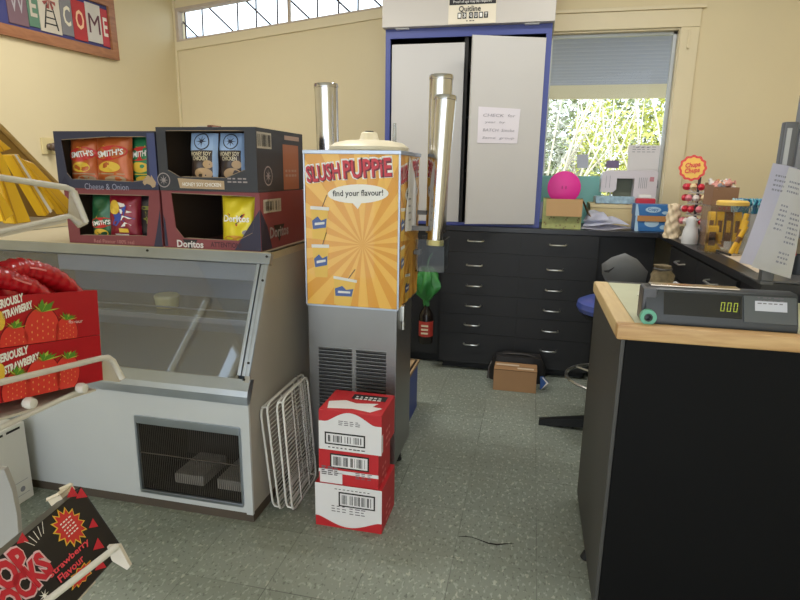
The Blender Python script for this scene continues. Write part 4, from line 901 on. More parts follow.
b = MB(); b.box((e0 + .055, KY0 + .03, KZ - .03), (KX1, KY1 - .05, KZ - .004)); b.box((KX1, KY0 + .03, KZ - .03), (1.5, 2.15, KZ - .004)); b.build('counter_top', mat('counter_laminate', (196, 198, 170), .5, var=.08, vs=14), kc)
b = MB(); b.box((e0 + .055, KY1 - .05, KZ - .046), (KX1, KY1, KZ - .006), .003); b.build('rear_edge', CSD, kc)
# price scale with display
sc_ = thing('price_scale', 'long black price scale with green digits standing on the sales counter', 'scale', (.55, 1.80, KZ - .004))
cz = KZ - .0038
s0 = aty(646, 290, 1.72); sx0_ = .338; sx1_ = .728
# the body is a low wedge, its front leaning back
pf = lambda y, z: (y, z)
def wedge(m, xa, xb, dz=0, dy=0): m.prism([(xa, 1.712 + dy, cz), (xa, 1.712 + dy, cz + .018), (xa, 1.745 + dy, cz + .096 + dz), (xa, 1.755, cz + .101 + dz), (xa, 1.80, cz + .101 + dz), (xa, 1.80, cz)], (xb - xa, 0, 0))
b = MB(); wedge(b, sx0_, sx1_ + .0); b.build('body', mat('scale_dark', (40, 44, 47), .35), sc_)
SF = Fr((0, 1.712, cz + .018), (1, 0, 0), (0, .033, .078))
b = MB(); b.obox(SF, (.592, .004, 0), (sx1_ - .004, .080, .003), .002); b.build('label_panel', mat('scale_grey', (84, 88, 90), .45), sc_)
b = MB(); b.quad(SF, .385, .012, .588, .078, .0012); b.build('display_window', mat('scale_window', (22, 25, 28), .12), sc_, fix=False)
b = MB(); seg = 'abcdef'
for k in range(3):
    u, v = .532 + k * .0165, .044; w2, h2, t2 = .0105, .026, .0022; sh = .12
    for (x0_, y0_, x1_, y1_) in ((0, h2 - t2, w2, h2), (0, 0, w2, t2), (0, t2 * 1.3, t2, h2 / 2 - t2 * .3), (0, h2 / 2 + t2 * .3, t2, h2 - t2 * 1.3), (w2 - t2, t2 * 1.3, w2, h2 / 2 - t2 * .3), (w2 - t2, h2 / 2 + t2 * .3, w2, h2 - t2 * 1.3)):
        b.flat(SF, [(u + x0_ + sh * y0_, v + y0_ - .013), (u + x1_ + sh * y0_, v + y0_ - .013), (u + x1_ + sh * y1_, v + y1_ - .013), (u + x0_ + sh * y1_, v + y1_ - .013)], .002)
b.build('green_digits', mat('led_green', (150, 160, 50), .5, emit=.35), sc_, fix=False)
b = MB(); b.quad(SF, .62, .038, .70, .066, .0038); b.build('label', mat('label_lilac', (196, 198, 206), .6), sc_, fix=False)
b = MB(); b.lines(SF, .626, .058, .068, 3, -.008, .003, .0046, 5); b.build('label_print', mat('print_mid_grey', (110, 104, 110), .6), sc_, fix=False)
b = MB(); b.box((sx0_ + .012, 1.758, cz + .1012), (sx1_ - .14, 1.798, cz + .107), .002); b.build('pan', mat('pan_steel', (176, 164, 150), .22, 1), sc_)
b = MB(); b.box((sx0_ - .010, 1.735, cz), (sx0_ + .03, 1.802, cz + .100), .006); b.build('end_cap', mat('scale_cap', (74, 74, 78), .4), sc_)
gt = thing('tape_roll', 'small green tape roll standing left of the price scale', 'tape', (.33, 1.705, KZ - .0035))
b = MB(); tc_ = aty(648, 312, 1.706); rz = .022; n = 28
b.rings([[Vector((tc_.x + r * math.cos(k * 2 * math.pi / n), y, cz + rz + .0005 + r * math.sin(k * 2 * math.pi / n))) for k in range(n)] for r, y in ((.012, 1.690), (rz, 1.690), (rz, 1.708), (.012, 1.708))], closed=True); b.build('tape', mat('tape_green', (96, 168, 140), .35), gt)
b = MB(); b.rings([[Vector((tc_.x + r * math.cos(k * 2 * math.pi / n), y, cz + rz + .0005 + r * math.sin(k * 2 * math.pi / n))) for k in range(n)] for r, y in ((.008, 1.691), (.0118, 1.691), (.0118, 1.707), (.008, 1.707))], closed=True); b.build('core', mat('core_dark', (50, 60, 62), .6), gt)
cp_ = thing('card_strip', 'small pale card strip on the counter top behind the tape roll', 'card', (.37, 2.1, KZ - .0035))
a = [atz(x, y, KZ - .0035) for x, y in ((637, 296), (652, 296.5), (652, 292.5), (638, 292))]
b = MB(); b.prism(a, (0, 0, .003)); b.build('strip', mat('card_pale', (206, 208, 190), .6), cp_)
# ================================================================== DOCUMENT STAND AND PAPERS
PY = 2.18; base_z = TZ
pa = aty(768, 285, PY); pb = aty(788, 122, PY); pxm = (pa.x + pb.x) / 2
ds = thing('display_stand', 'grey metal post stand at the right end of the sales counter, behind the papers', 'stand', (pxm + .05, PY, base_z + .0005))
PG = mat('post_grey', (92, 92, 94), .4, .4); PL = mat('post_light', (168, 168, 168), .4, .3)
b = MB(); b.box((pxm - .02, PY - .012, base_z + .012), (pxm + .02, PY + .02, pb.z), .004); b.build('post', PG, ds)
b = MB(); b.box((pxm - .012, PY - .0145, base_z + .25), (pxm + .002, PY - .012, pb.z - .02)); b.build('post_channel', PL, ds)
b = MB(); b.box((pxm + .03, PY + .0, base_z + .2), (pxm + .06, PY + .05, pb.z + .09), .004); b.box((pxm + .06, PY + .01, base_z + .16), (pxm + .32, PY + .04, pb.z + .07), .01); b.build('screen_back', mat('screen_back_grey', (120, 120, 122), .45), ds)
b = MB(); b.box((pxm - .02, PY + .022, base_z + .0005), (pxm + .3, PY + .2, base_z + .010), .004); b.build('base', PG, ds); b = MB(); b.box((pxm - .02, PY - .012, base_z + .0005), (pxm + .02, PY + .022, base_z + .012)); b.build('post_foot', PG, ds); b = MB(); b.box((pxm - .02, PY - .01, base_z + .2), (pxm + .06, PY + .02, base_z + .23)); b.build('arm', PG, ds)
def sheet(name, label, px, Y, m, curl, rows):
    P = [aty(x, y, Y) for x, y in px]; t = thing(name, label, 'paper', P[0], 'papers clipped to the post')
    def f(s, q):
        a = P[0].lerp(P[1], s); c = P[3].lerp(P[2], s); p = a.lerp(c, q); p = p + Vector((0, -.02 * math.sin(q * 2.6) * curl - .01 * math.sin(s * 3) * curl, 0)); return p
    b = MB(); b.surf(f, 10, 14)
    r = bmesh.ops.solidify(b.b, geom=b.b.faces[:], thickness=.0008); b.build('sheet', m, t, 60)
    k = MB()
    for s0, q0, s1, n in rows:
        for i in range(n):
            q = q0 + i * .045; x = s0
            while x < s1:
                w = random.uniform(.03, .08); pts = [f(x, q), f(min(x + w, s1), q), f(min(x + w, s1), q + .018), f(x, q + .018)]
                k.b.faces.new([k.b.verts.new(p + Vector((0, -.0022, 0))) for p in pts]); x += w + .03
    k.build('handwriting', MC['ink_grey'], t, fix=False)
sheet('paper_sheet', 'lilac-white printed sheet hanging crooked from the post, the rear one', [(773, 163), (797, 168), (772, 269), (738, 262)], PY - .035, mat('paper_lilac', (212, 210, 224), .7), 1, [(.2, .1, .7, 4)])
sheet('paper_sheet', 'white handwritten sheet hanging crooked in front of the lilac sheet', [(789, 167), (806, 172), (789, 278), (750, 266)], PY - .046, MC['paper_white'], 1, [(.2, .12, .7, 3), (.15, .35, .4, 6), (.55, .4, .9, 7), (.5, .78, .8, 3)])
pn = thing('pen_pot', 'dark pot of red and white pens on the right bench beside the hanging papers', 'pens', (.0, 0, 0))
cxp = aty(795, 280, 2.4).x; bz = TZ + .0005; pn.location = (cxp, 2.4, bz); WL[pn.as_pointer()] = Vector(pn.location)
b = MB(); b.lathe([(.036, 0), (.04, .08), (.037, .08), (.034, .004), (.001, .004)], (cxp, 2.4, bz), 24); b.build('pot', mat('scale_dark', (40, 44, 47), .35), pn)
for k in range(8):
    a = k * .8; b = MB(); s = Vector((cxp + .02 * math.cos(a), 2.4 + .02 * math.sin(a), bz + .01)); e = Vector((cxp + .045 * math.cos(a), 2.4 + .04 * math.sin(a), bz + .13 + .02 * math.sin(k * 2.1))); b.cyl(s, e, .004, seg=8); b.build('pen', mat('pen_red', (180, 44, 50), .4) if k % 2 else mat('pen_pale', (216, 190, 190), .4), pn)
# ================================================================== STOOL
stx, sty = .475, 3.12
st = thing('swivel_stool', 'chrome swivel stool with blue round seat, half hidden behind the sales counter', 'stool', (stx, sty, 0))
szt = aty(588, 297, sty).z; szb = szt - .085
b = MB(); b.lathe([(.001, 0), (.16, 0), (.2, .012), (.212, .035), (.207, .062), (.17, .08), (.08, .085), (.001, .083)], (stx, sty, szb), 40); b.build('seat', mat('seat_blue', (64, 80, 150), .3, spec=.6), st)
b = MB(); b.lathe([(.11, -.03), (.17, -.022), (.19, .004), (.15, .004), (.001, 0)], (stx, sty, szb), 36); b.build('seat_pan', mat('black_rubber', (24, 24, 25), .7), st)
b = MB(); b.cyl((stx, sty, .07), (stx, sty, szb - .02), .025, seg=18); b.build('column', CHR, st)
b = MB(); n = 40; fr_z = .315; b.tube([(stx + .235 * math.cos(k * 2 * math.pi / n), sty + .235 * math.sin(k * 2 * math.pi / n), fr_z) for k in range(n)], .009, 10, True)
for k in range(3): a = k * 2.094 + .3; b.cyl((stx, sty, fr_z), (stx + .23 * math.cos(a), sty + .23 * math.sin(a), fr_z), .006, seg=8)
b.build('foot_ring', CHR, st)
lt_ = atz(539, 419, .03); a0 = math.atan2(lt_.y - sty, lt_.x - stx); Ll = math.hypot(lt_.y - sty, lt_.x - stx)
for k in range(4):
    a = a0 + k * math.pi / 2; d = Vector((math.cos(a), math.sin(a), 0)); s = Vector((-d.y, d.x, 0)); c = Vector((stx, sty, 0)); b = MB()
    b.rings([[c + d * r + s * w + Vector((0, 0, z1)), c + d * r - s * w + Vector((0, 0, z1)), c + d * r - s * w + Vector((0, 0, z0)), c + d * r + s * w + Vector((0, 0, z0))] for r, w, z0, z1 in ((.01, .03, .03, .10), (.12, .026, .022, .075), (Ll, .016, .0, .034))]); b.build('leg', mat('stool_black', (20, 20, 21), .45), st)
# grey plastic bag on the stool
gy = 3.05; gp = [(601.5, 264), (602, 274), (612, 294), (630, 297), (643, 292), (648, 271.5), (637, 259), (625, 253), (612, 257)]
gbt = thing('grey_bag', 'dark grey flat plastic bag with a slot handle standing on the stool seat', 'bag', (.47, gy, szt))
P = [aty(x, y, gy) for x, y in gp]; zlo = min(p.z for p in P)
P = [Vector((p.x, p.y, max(p.z, szt + .001) if p.z < szt + .02 else p.z)) for p in P]
cc = sum(P, Vector()) / len(P); b = MB()
for sgn in (-1, 1):
    rings = [[p + (cc - p) * k + Vector((0, sgn * h, 0)) for p in P] for k, h in ((0, .004), (.1, .018), (.35, .03), (.7, .036))]
    b.rings(rings, cap=False); b.b.faces.new([b.b.verts.new(q) for q in rings[-1]])
bmesh.ops.remove_doubles(b.b, verts=b.b.verts, dist=.0002); b.build('bag_body', mat('bag_grey', (92, 93, 93), .5, bump=.15, bs=18), gbt, 60)
b = MB(); hs = [aty(x, y, gy - .05) for x, y in ((604, 271), (609, 270.5), (615, 267), (614, 268.6), (609, 273), (605, 272.5))]; b.prism([p + Vector((0, .012, 0)) for p in hs], (0, .004, 0)); b.build('slot_handle', BLKP, gbt)
# patterned pouch and tissue behind the scale
po = thing('patterned_pouch', 'brown and cream patterned pouch standing behind the price scale', 'pouch', (0, 0, 0)); pc_ = aty(661, 284, 2.26); po.location = (pc_.x, 2.26, KZ - .0055); WL[po.as_pointer()] = Vector(po.location)
zt3 = aty(661, 265, 2.26).z - (KZ - .0055)
b = MB(); b.lathe([(.001, 0), (.034, .0), (.042, .02), (.04, zt3 * .6), (.022, zt3 * .85), (.028, zt3), (.02, zt3), (.001, zt3 * .8)], po.location, 24)
for v_ in b.b.verts: v_.co.x += .006 * math.sin(v_.co.z * 60 + v_.co.y * 90)
mp_ = mat('pouch_pattern', (112, 98, 74), .8, var=.8, vs=55); b.build('pouch', mp_, po, 60)
b = MB(); b.tube([Vector(po.location) + Vector((.03 * math.cos(k * .524), .03 * math.sin(k * .524), zt3 * .85)) for k in range(12)], .004, 6, True); b.build('drawstring', mat('strap_grey', (66, 62, 60), .6), po)
def crumple(name, label, cat, c, r, m, sz=.7, seed=3):
    rnd = random.Random(seed); b = MB(); bmesh.ops.create_icosphere(b.b, subdivisions=3, radius=r)
    for v_ in b.b.verts:
        n = v_.co.normalized(); k = 1 + .25 * math.sin(n.x * 7 + n.y * 5 + seed) * math.sin(n.z * 8 + n.y * 3) + rnd.uniform(-.08, .08); v_.co = v_.co * k; v_.co.z = max(v_.co.z * sz, -r * .45 * sz)
    zl = min(v_.co.z for v_ in b.b.verts)
    for v_ in b.b.verts: v_.co += Vector((c[0], c[1], c[2] - zl))
    return tag(b.build(name, m), label, cat)
tq = aty(673, 287, 2.3); crumple('crumpled_tissue', 'crumpled white tissue lying behind the price scale, right of the pouch', 'tissue', (tq.x, 2.3, KZ - .005), .026, mat('tissue_white', (206, 204, 204), .8))
# ================================================================== CARDBOARD BOX ON THE FLOOR
KRAFT = mat('kraft_card', (168, 128, 88), .7, var=.08, vs=8)
kb = thing('cardboard_box', 'small brown cardboard box on the floor in front of the drawer chest', 'box', (-.04, 3.68, 0))
bx0, bx1, by0, by1, bz1 = -.178, .098, 3.60, 3.755, .146
b = MB(); b.box((bx0, by0, 0), (bx1, by1, bz1), .003); b.build('carton', KRAFT, kb)
b = MB(); tp = top((bx0, by0, bz1)); b.quad(tp, .01, .085, .16, .115, .001); b.quad(tp, .15, .03, .255, .06, .001); b.build('address_label', mat('label_cream', (214, 196, 172), .6), kb, fix=False)
b = MB(); b.quad(front((bx0, by0, 0)), 0, bz1 - .004, bx1 - bx0, bz1, .0006); b.quad(tp, 0, .072, bx1 - bx0, .076, .0008); b.build('flap_seam', mat('kraft_dark', (96, 70, 46), .8), kb, fix=False)
bb_ = thing('black_bag', 'black soft bag slumped behind the small brown cardboard box', 'bag', (-.04, 3.84, 0))
b = MB()
def bagf(s, q):
    a = s * 2 * math.pi; r = 1 - .18 * q ** 3 + .04 * math.sin(a * 6 + q * 4); return Vector((-.03 + .185 * r * math.copysign(abs(math.cos(a)) ** .6, math.cos(a)), 3.845 + .075 * r * math.copysign(abs(math.sin(a)) ** .6, math.sin(a)), .175 * q + .006 * math.sin(a * 4) * q))
b.surf(bagf, 40, 8); b.b.faces.new([b.b.verts.new(bagf(k / 40, 1)) for k in range(40)]); b.b.faces.new([b.b.verts.new(bagf(k / 40, 0)) for k in range(40)][::-1]); bmesh.ops.remove_doubles(b.b, verts=b.b.verts, dist=.0005); b.build('bag', mat('bag_black', (34, 32, 32), .6), bb_, 60)
b = MB(); b.tube([(-.205, 3.80, .13), (-.222, 3.77, .09), (-.225, 3.76, .02)], .006, 8); b.tube([(-.15, 3.84, .17), (-.1, 3.83, .185), (0, 3.83, .188), (.08, 3.84, .172)], .007, 8); b.build('strap', mat('strap_grey', (66, 62, 60), .6), bb_)
bpk = thing('blue_packet', 'blue and white packet leaning on the floor right of the small cardboard box', 'packet', (.16, 3.7, 0))
P = [aty(x, y, 3.68) for x, y in ((540.5, 383), (549, 376.5), (543.5, 370.5), (540.5, 371))]; zl = min(p.z for p in P); P = [p - Vector((0, 0, zl - .001)) for p in P]
b = MB(); b.prism(P, (.0, .02, 0)); b.build('packet', mat('packet_blue', (52, 92, 160), .4), bpk)
b = MB(); q = P; b.prism([q[0] + Vector((.006, -.0015, .0)), q[1] + Vector((0, -.0015, 0)), q[2] + Vector((0, -.0015, 0)), q[2] + Vector((-.006, -.0015, -.004)), q[1] + Vector((-.014, -.0015, 0))], (0, .001, 0)); b.build('white_edge', WHT, bpk)
# ================================================================== THINGS ON THE BACK WORKTOP
T = TZ + .0005
fbx = thing('open_carton', 'open green floral cardboard carton with folded-down brown flap, on the worktop under the window', 'carton', (.16, 4.1, T))
by = 3.992; a = aty(541.5, 229, by); c = aty(580.5, 229, by); zt = aty(560, 199, by).z
X0, X1 = a.x, c.x; Y1 = by + .17
FLO = mat('floral_green', (168, 172, 110), .7, var=.35, vs=40)
b = MB(); 
for lo, hi in (((X0, by, T), (X1, by + .004, zt)), ((X0, Y1 - .004, T), (X1, Y1, zt)), ((X0, by + .004, T), (X0 + .004, Y1 - .004, zt)), ((X1 - .004, by + .004, T), (X1, Y1 - .004, zt)), ((X0 + .004, by + .004, T), (X1 - .004, Y1 - .004, T + .004))): b.box(lo, hi)
b.build('carton', FLO, fbx)
zf = aty(560, 216, by).z
b = MB(); b.prism([(X0 + .02, by - .004, zt), (X1, by - .004, zt), (X1 - .002, by - .028, zf), (X0 + .022, by - .028, zf)], (0, -.003, 0)); b.prism([(X1 + .001, by + .01, zt), (X1 + .001, Y1, zt), (X1 + .05, Y1, zf + .005), (X1 + .06, by + .01, zf)], (0, 0, .003)); b.build('flap', mat('flap_tan', (178, 142, 96), .7), fbx)
b = MB(); ffr = front((X0, by, T)); rnd = random.Random(5)
for k in range(16): b.star(ffr, rnd.uniform(.01, X1 - X0 - .01), rnd.uniform(.005, zf - T - .005), .003, rnd.uniform(.007, .012), 5, .001)
b.build('leaf_print', mat('floral_print', (120, 100, 66), .7), fbx, fix=False)
pdy = 4.10; pc = aty(564, 187.5, pdy); pr_ = aty(580.8, 187.5, pdy).x - pc.x
pd = thing('pink_disc', 'bright pink round disc standing up in the open floral carton', 'disc', (pc.x, pdy, T + .005))
zbm = T + .0045; cz_ = max(pc.z, zbm + pr_)
b = MB(); b.lathe([(.001, -.008), (pr_ * .9, -.008), (pr_, -.004), (pr_, .004), (pr_ * .9, .008), (.001, .010)], (pc.x, pdy, pc.z), 48, (1, 0, 0), (0, -1, 0)); b.box((pc.x - .015, pdy - .004, zbm), (pc.x + .015, pdy + .004, pc.z - pr_ * .9)); b.build('disc', mat('hot_pink', (224, 40, 148), .4), pd)
b = MB(); dfr = front((pc.x, pdy - .011, pc.z)); b.disc(dfr, -.012, 0, .004, .012, .001); b.build('mark', mat('pink_dark', (170, 30, 112), .5), pd, fix=False); b = MB(); b.disc(dfr, .012, 0, .004, .012, .001); b.build('mark', mat('pink_dark', (170, 30, 112), .5), pd, fix=False)
tb = thing('teal_board', 'pale teal board leaning against the bottom of the window, behind the pink disc', 'board', (.2, 4.42, T))
a = aty(540, 175.5, 4.44); c = aty(604, 176.5, 4.44)
b = MB(); b.prism([(a.x, 4.515, T), (c.x, 4.515, T), (c.x, 4.53, c.z), (a.x, 4.53, a.z)], (0, .008, 0)); b.build('board', mat('teal_board', (128, 190, 184), .5), tb)
b = MB(); b.prism([(a.x, 4.512, T + .02), (a.x + .05, 4.512, T + .02), (a.x + .05, 4.523, T + .15), (a.x, 4.525, T + .16)], (0, -.002, 0)); b.build('lilac_patch', mat('lilac_patch', (190, 196, 226), .6), tb)
# papers
PBL = mat('paper_blue_white', (236, 238, 252), .7)
def loose(label, px, z, Y0, seed, m):
    P = [aty(x, y, Y) for x, y, Y in px]
    def f(s, q):
        p = P[0].lerp(P[1], s).lerp(P[3].lerp(P[2], s), q); return p + Vector((0, 0, .008 * math.sin(s * 6 + seed * 2) * math.sin(q * 4 + seed)))
    b = MB(); b.surf(f, 12, 10); bmesh.ops.solidify(b.b, geom=b.b.faces[:], thickness=.0012)
    zl = min(v_.co.z for v_ in b.b.verts)
    for v_ in b.b.verts: v_.co.z += z - zl
    tag(b.build('loose_paper', m, None, 60), label, 'paper', 'loose papers on the back worktop')
loose('lowest loose paper, flat and wide, beside the floral carton', [(581, 230.5, 3.97), (631, 230.5, 3.98), (626, 226, 4.16), (583, 225, 4.16)], T + .001, 4, 1, mat('paper_grey', (222, 220, 230), .7))
loose('middle loose paper reaching furthest right beside the floral carton', [(583, 227.5, 4.0), (630, 227, 4.01), (612, 218.5, 4.20), (586, 219, 4.20)], T + .022, 4, 2, PBL)
loose('topmost curled loose paper beside the floral carton', [(583, 222.5, 4.03), (609, 221, 4.03), (603, 212.5, 4.22), (589, 211.5, 4.22)], T + .052, 4, 3, PBL)
# cream box carrying the sewing machine
cy0 = 4.26; a = aty(590, 213, cy0); c = aty(648, 213, cy0); zt = aty(615, 204, cy0).z
cbx = thing('cream_box', 'low cream box on the worktop under the sewing machine', 'box', ((a.x + c.x) / 2, 4.33, T))
b = MB(); b.box((a.x, cy0, T), (c.x, 4.50, zt - .03), .003); b.build('box', mat('cream_card', (214, 196, 146), .6), cbx)
b = MB(); b.box((a.x - .004, cy0 - .004, zt - .0295), (c.x + .004, 4.504, zt), .003); b.build('lid', mat('cream_card_lid', (222, 206, 160), .6), cbx)
sy = 4.30; A = lambda x, y: (aty(x, y, sy).x, aty(x, y, sy).z)
swm = thing('sewing_machine', 'white sewing machine on the cream box below the window', 'sewing machine', (aty(630, 200, sy).x, sy + .08, zt))
SWW = mat('machine_white', (208, 202, 208), .35)
x_0, _ = A(601.5, 180); x_1, _ = A(657.5, 180); x_h, _ = A(617, 180); x_c, _ = A(634.5, 180); _, z_t = A(630, 170); _, z_a = A(626, 178.5); _, z_b = A(626, 192.5); z_0 = zt + .0005
b = MB(); b.box((x_0 - .03, sy - .03, z_0), (x_1, sy + .15, z_b - .03), .01); b.build('bed', SWW, swm)
b = MB(); sfw = Fr((0, sy, 0), (1, 0, 0), (0, 0, 1))
prof_ = [(x_c, z_b - .032), (x_1, z_b - .032), (x_1, z_t - .02), (x_1 - .015, z_t), (x_0 + .05, z_t - .004), (x_0 + .012, z_t - .018), (x_0, z_t - .05), (x_0, z_b - .0), (x_h - .02, z_b - .0), (x_h, z_b + .02), (x_h, z_a), (x_c, z_a)]
b.prism([(x, sy, z) for x, z in prof_], (0, .11, 0)); b.build('arm_and_head', SWW, swm)
b = MB(); b.box((x_h - .01, sy + .085, z_b - .03), (x_c + .01, sy + .105, z_a + .01)); b.build('shaded_bush_infill', mat('shaded_bush_olive', (104, 110, 92), .5), swm)  # added infill, painted olive for the shaded bush seen through the opening
b = MB(); b.cyl((x_h - .03, sy + .05, z_b - .028), (x_h - .03, sy + .05, z_b + .0), .006, seg=10); b.box((x_h - .045, sy + .03, z_b - .03), (x_h - .015, sy + .07, z_b - .024)); b.build('needle_bar', CHR, swm)
b = MB(); b.lathe([(.001, 0), (.03, 0), (.03, .014), (.001, .016)], (x_1, sy + .055, z_b + .06), 24, (0, 1, 0), (1, 0, 0)); b.build('hand_wheel', mat('wheel_grey', (150, 152, 158), .4), swm)
b = MB(); wf_ = front((0, sy - .0005, 0)); b.quad(wf_, x_1 - .05, z_t - .075, x_1 - .022, z_t - .045, .0008); b.build('badge', mat('badge_pink', (190, 130, 140), .5), swm, fix=False)
b = MB()
for k in range(5): b.quad(wf_, x_c + .03 + k * .012, z_b + .03, x_c + .034 + k * .012, z_t - .05, .0008)
for k in range(2): b.quad(wf_, x_0 + .03 + k * .025, z_b + .03, x_0 + .033 + k * .025, z_t - .04, .0008)
b.build('stitch_print', MC['wheel_grey'], swm, fix=False)
fx_0, fx_1 = x_0 - .03, x_h + .12
fab = MB(); fab.surf(lambda s, q: Vector((fx_0 + (fx_1 - fx_0) * s, sy - .036 - .006 * math.sin(s * 25) * q - .012 * q, z_b - .027 - (z_b - z_0 - .03) * q)), 30, 6); fab.surf(lambda s, q: Vector((fx_0 + (fx_1 - fx_0) * s, sy - .036 + .05 * q, z_b - .027 + .001 * math.sin(s * 20))), 30, 3)
bmesh.ops.remove_doubles(fab.b, verts=fab.b.verts, dist=.0005)
tag(fab.build('patterned_cloth', mat('blue_patchwork', (150, 178, 194), .8, var=.5, vs=45), None, 60), 'pale blue patterned cloth hanging over the front of the sewing machine bed', 'cloth')
# red case and blue packs
ry = 4.16; a = aty(636, 204, ry); c = aty(655.5, 204, ry); zt4 = aty(645, 198.5, ry).z
rc_ = thing('red_case', 'small red case with a white top, behind the blue packs', 'case', ((a.x + c.x) / 2, ry + .03, T))
b = MB(); b.box((a.x, ry, T), (c.x, ry + .055, zt4), .008); b.build('case', mat('case_red', (196, 48, 66), .4), rc_)
b = MB(); b.box((a.x + .01, ry + .004, zt4 + .0), (c.x - .03, ry + .05, zt4 + .025), .006); b.build('white_top', WHT, rc_)
BLP = mat('pack_blue', (52, 112, 176), .45, var=.15, vs=12)
by_ = 4.02; xa, xb = aty(634, 217, by_).x, aty(670, 217, by_).x; z1_ = aty(650, 216, by_).z; z2_ = aty(650, 204.5, by_).z
def bluepack(label, y, z0_, z1__, x0_, x1_):
    t = thing('blue_pack', label, 'pack', ((x0_ + x1_) / 2, y + .07, z0_), 'blue packs on the back worktop')
    b = MB(); b.box((x0_, y, z0_), (x1_, y + .15, z1__), .004); b.build('pack', BLP, t)
    f = front((x0_, y, z0_)); w, h = x1_ - x0_, z1__ - z0_; b = MB(); b.disc(f, w * .5, h * .55, w * .22, h * .26, .001); b.flat(f, [(0, 0), (w * .12, 0), (w * .05, h), (0, h)], .001); b.disc(f, w * .85, h * .3, w * .1, h * .14, .001); b.build('pale_print', mat('pack_pale', (176, 206, 228), .5), t, fix=False); return t, f, w, h
bluepack('lower blue pack on the worktop, under the other blue pack', by_, T, z1_, xa + .01, xb - .005)
t, f, w, h = bluepack('upper blue pack with a torn brown strip below its print', by_ - .002, z1_ + .0005, z2_, xa + .005, xb + .002)
b = MB(); b.text(f, 'Copy', w * .5, h * .55, w * .3, h * .34, bold=.02, hh=.002); b.build('lettering', BLP, t, fix=False)
b = MB(); b.obox(front((xa + .02, by_ - .003, z1_ - .035)), (0, 0, 0), (xb - xa + .0, .036, .004), .001); b.build('brown_strip', mat('strip_brown', (184, 132, 80), .7), t)
# papers on the window glass
gy_ = WY + .060
def stuck(label, px, m, rows=0):
    P = [aty(x, y, gy_) for x, y in px]; t = thing('window_note', label, 'note', P[0], 'notes stuck on the window glass')
    b = MB(); b.prism(P, (0, -.0015, 0)); b.build('paper', m, t)
    if rows:
        b = MB(); f = front((0, gy_ - .002, 0)); w = P[1].x - P[0].x; h = P[3].z - P[0].z; b.lines(f, P[0].x + w * .2, P[0].z + h * .9, w * .5, 1, .1, h * .025, .0006, 3); b.lines(f, P[0].x + w * .1, P[0].z + h * .74, w * .75, rows, -h * .09, h * .02, .0006, 5); b.build('print', MC['ink_grey'], t, fix=False)
stuck('small pale grey note on the window glass, left of three', [(577, 168), (588.5, 168), (588.5, 154.5), (577, 154.5)], mat('note_grey', (196, 198, 212), .7))
stuck('small purple note on the window glass, middle of three', [(606, 168), (619, 168), (619, 160.5), (606.5, 160.5)], mat('note_purple', (128, 112, 150), .7))
stuck('large white printed sheet on the window glass, right of three', [(627, 172), (659, 173), (661, 145.5), (628.5, 145)], mat('note_white', (226, 222, 224), .7), 7)
# ================================================================== SWEETS ON THE RIGHT BENCH
def bz_(x, y): return atz(x, y, T)
mt = thing('paper_mat', 'large pale printed sheet lying along the front edge of the right bench', 'paper', bz_(745, 265))
P = [bz_(x, y) for x, y in ((700, 244), (738, 262), (775, 283), (796, 283), (775, 262), (728, 241))]
b = MB(); b.prism(P, (0, 0, .002)); b.build('sheet', mat('mat_cream', (206, 190, 170), .5, var=.2, vs=18), mt)
lm = bz_(692, 239.5)
ls = thing('lollipop_stand', 'lollipop stand with red and yellow flower-shaped sign on the right bench', 'stand', lm)
b = MB(); b.lathe([(.001, 0), (.07, 0), (.07, .012), (.012, .02), (.001, .02)], lm, 32); b.build('base', mat('stand_white', (210, 206, 204), .4), ls)
sgc = aty(692.5, 168, lm.y); rS = aty(706, 168, lm.y).x - sgc.x
b = MB(); b.cyl(lm + Vector((0, 0, .015)), Vector((lm.x, lm.y, sgc.z - rS * .7)), .008, seg=12); b.build('pole', mat('stand_dark', (70, 62, 66), .5), ls)
hts = [aty(692, y, lm.y).z - lm.z for y in (189, 200, 211, 223)]
b = MB()
for h_ in hts: b.lathe([(.008, -.003), (.05, -.003), (.05, .003), (.008, .003)], lm + Vector((0, 0, h_ - .02)), 28)
b.build('tier', MC['stand_white'], ls)
def flower(r, n=12, am=.045): return [(r * (1 + am * math.cos(n * k * 2 * math.pi / 96)) * math.cos(k * 2 * math.pi / 96), r * (1 + am * math.cos(n * k * 2 * math.pi / 96)) * math.sin(k * 2 * math.pi / 96)) for k in range(96)]
sfc = Fr((sgc.x, lm.y - .004, sgc.z), (math.cos(.25), -math.sin(.25) * -1 * -1, 0), (0, 0, 1))
b = MB(); b.prism([sfc.p(u, v, -.004) for u, v in flower(rS)], sfc.N * .006); so = b.build('flower_sign', mat('flower_red', (222, 62, 52), .4), ls)
b = MB(); b.flat(sfc, flower(rS * .82), .003); b.build('flower_centre', mat('flower_yellow', (248, 196, 84), .4), so, fix=False)
b = MB(); b.text(sfc, 'Chupa', 0, rS * .2, rS * 1.1, rS * .5, shear=.2, bold=.03, rot=.12, hh=.005); b.text(sfc, 'Chups', 0, -rS * .24, rS * 1.1, rS * .5, shear=.2, bold=.03, rot=.12, hh=.005); b.build('lettering', mat('flower_red', (222, 62, 52), .4), so, fix=False)
LC = [('red', (204, 44, 62)), ('pink', (222, 130, 140)), ('white', (226, 214, 208)), ('cream', (222, 196, 150))]
tiers = ('lowest', 'second', 'third', 'top'); nth = ('left', 'right', 'front', 'rear')
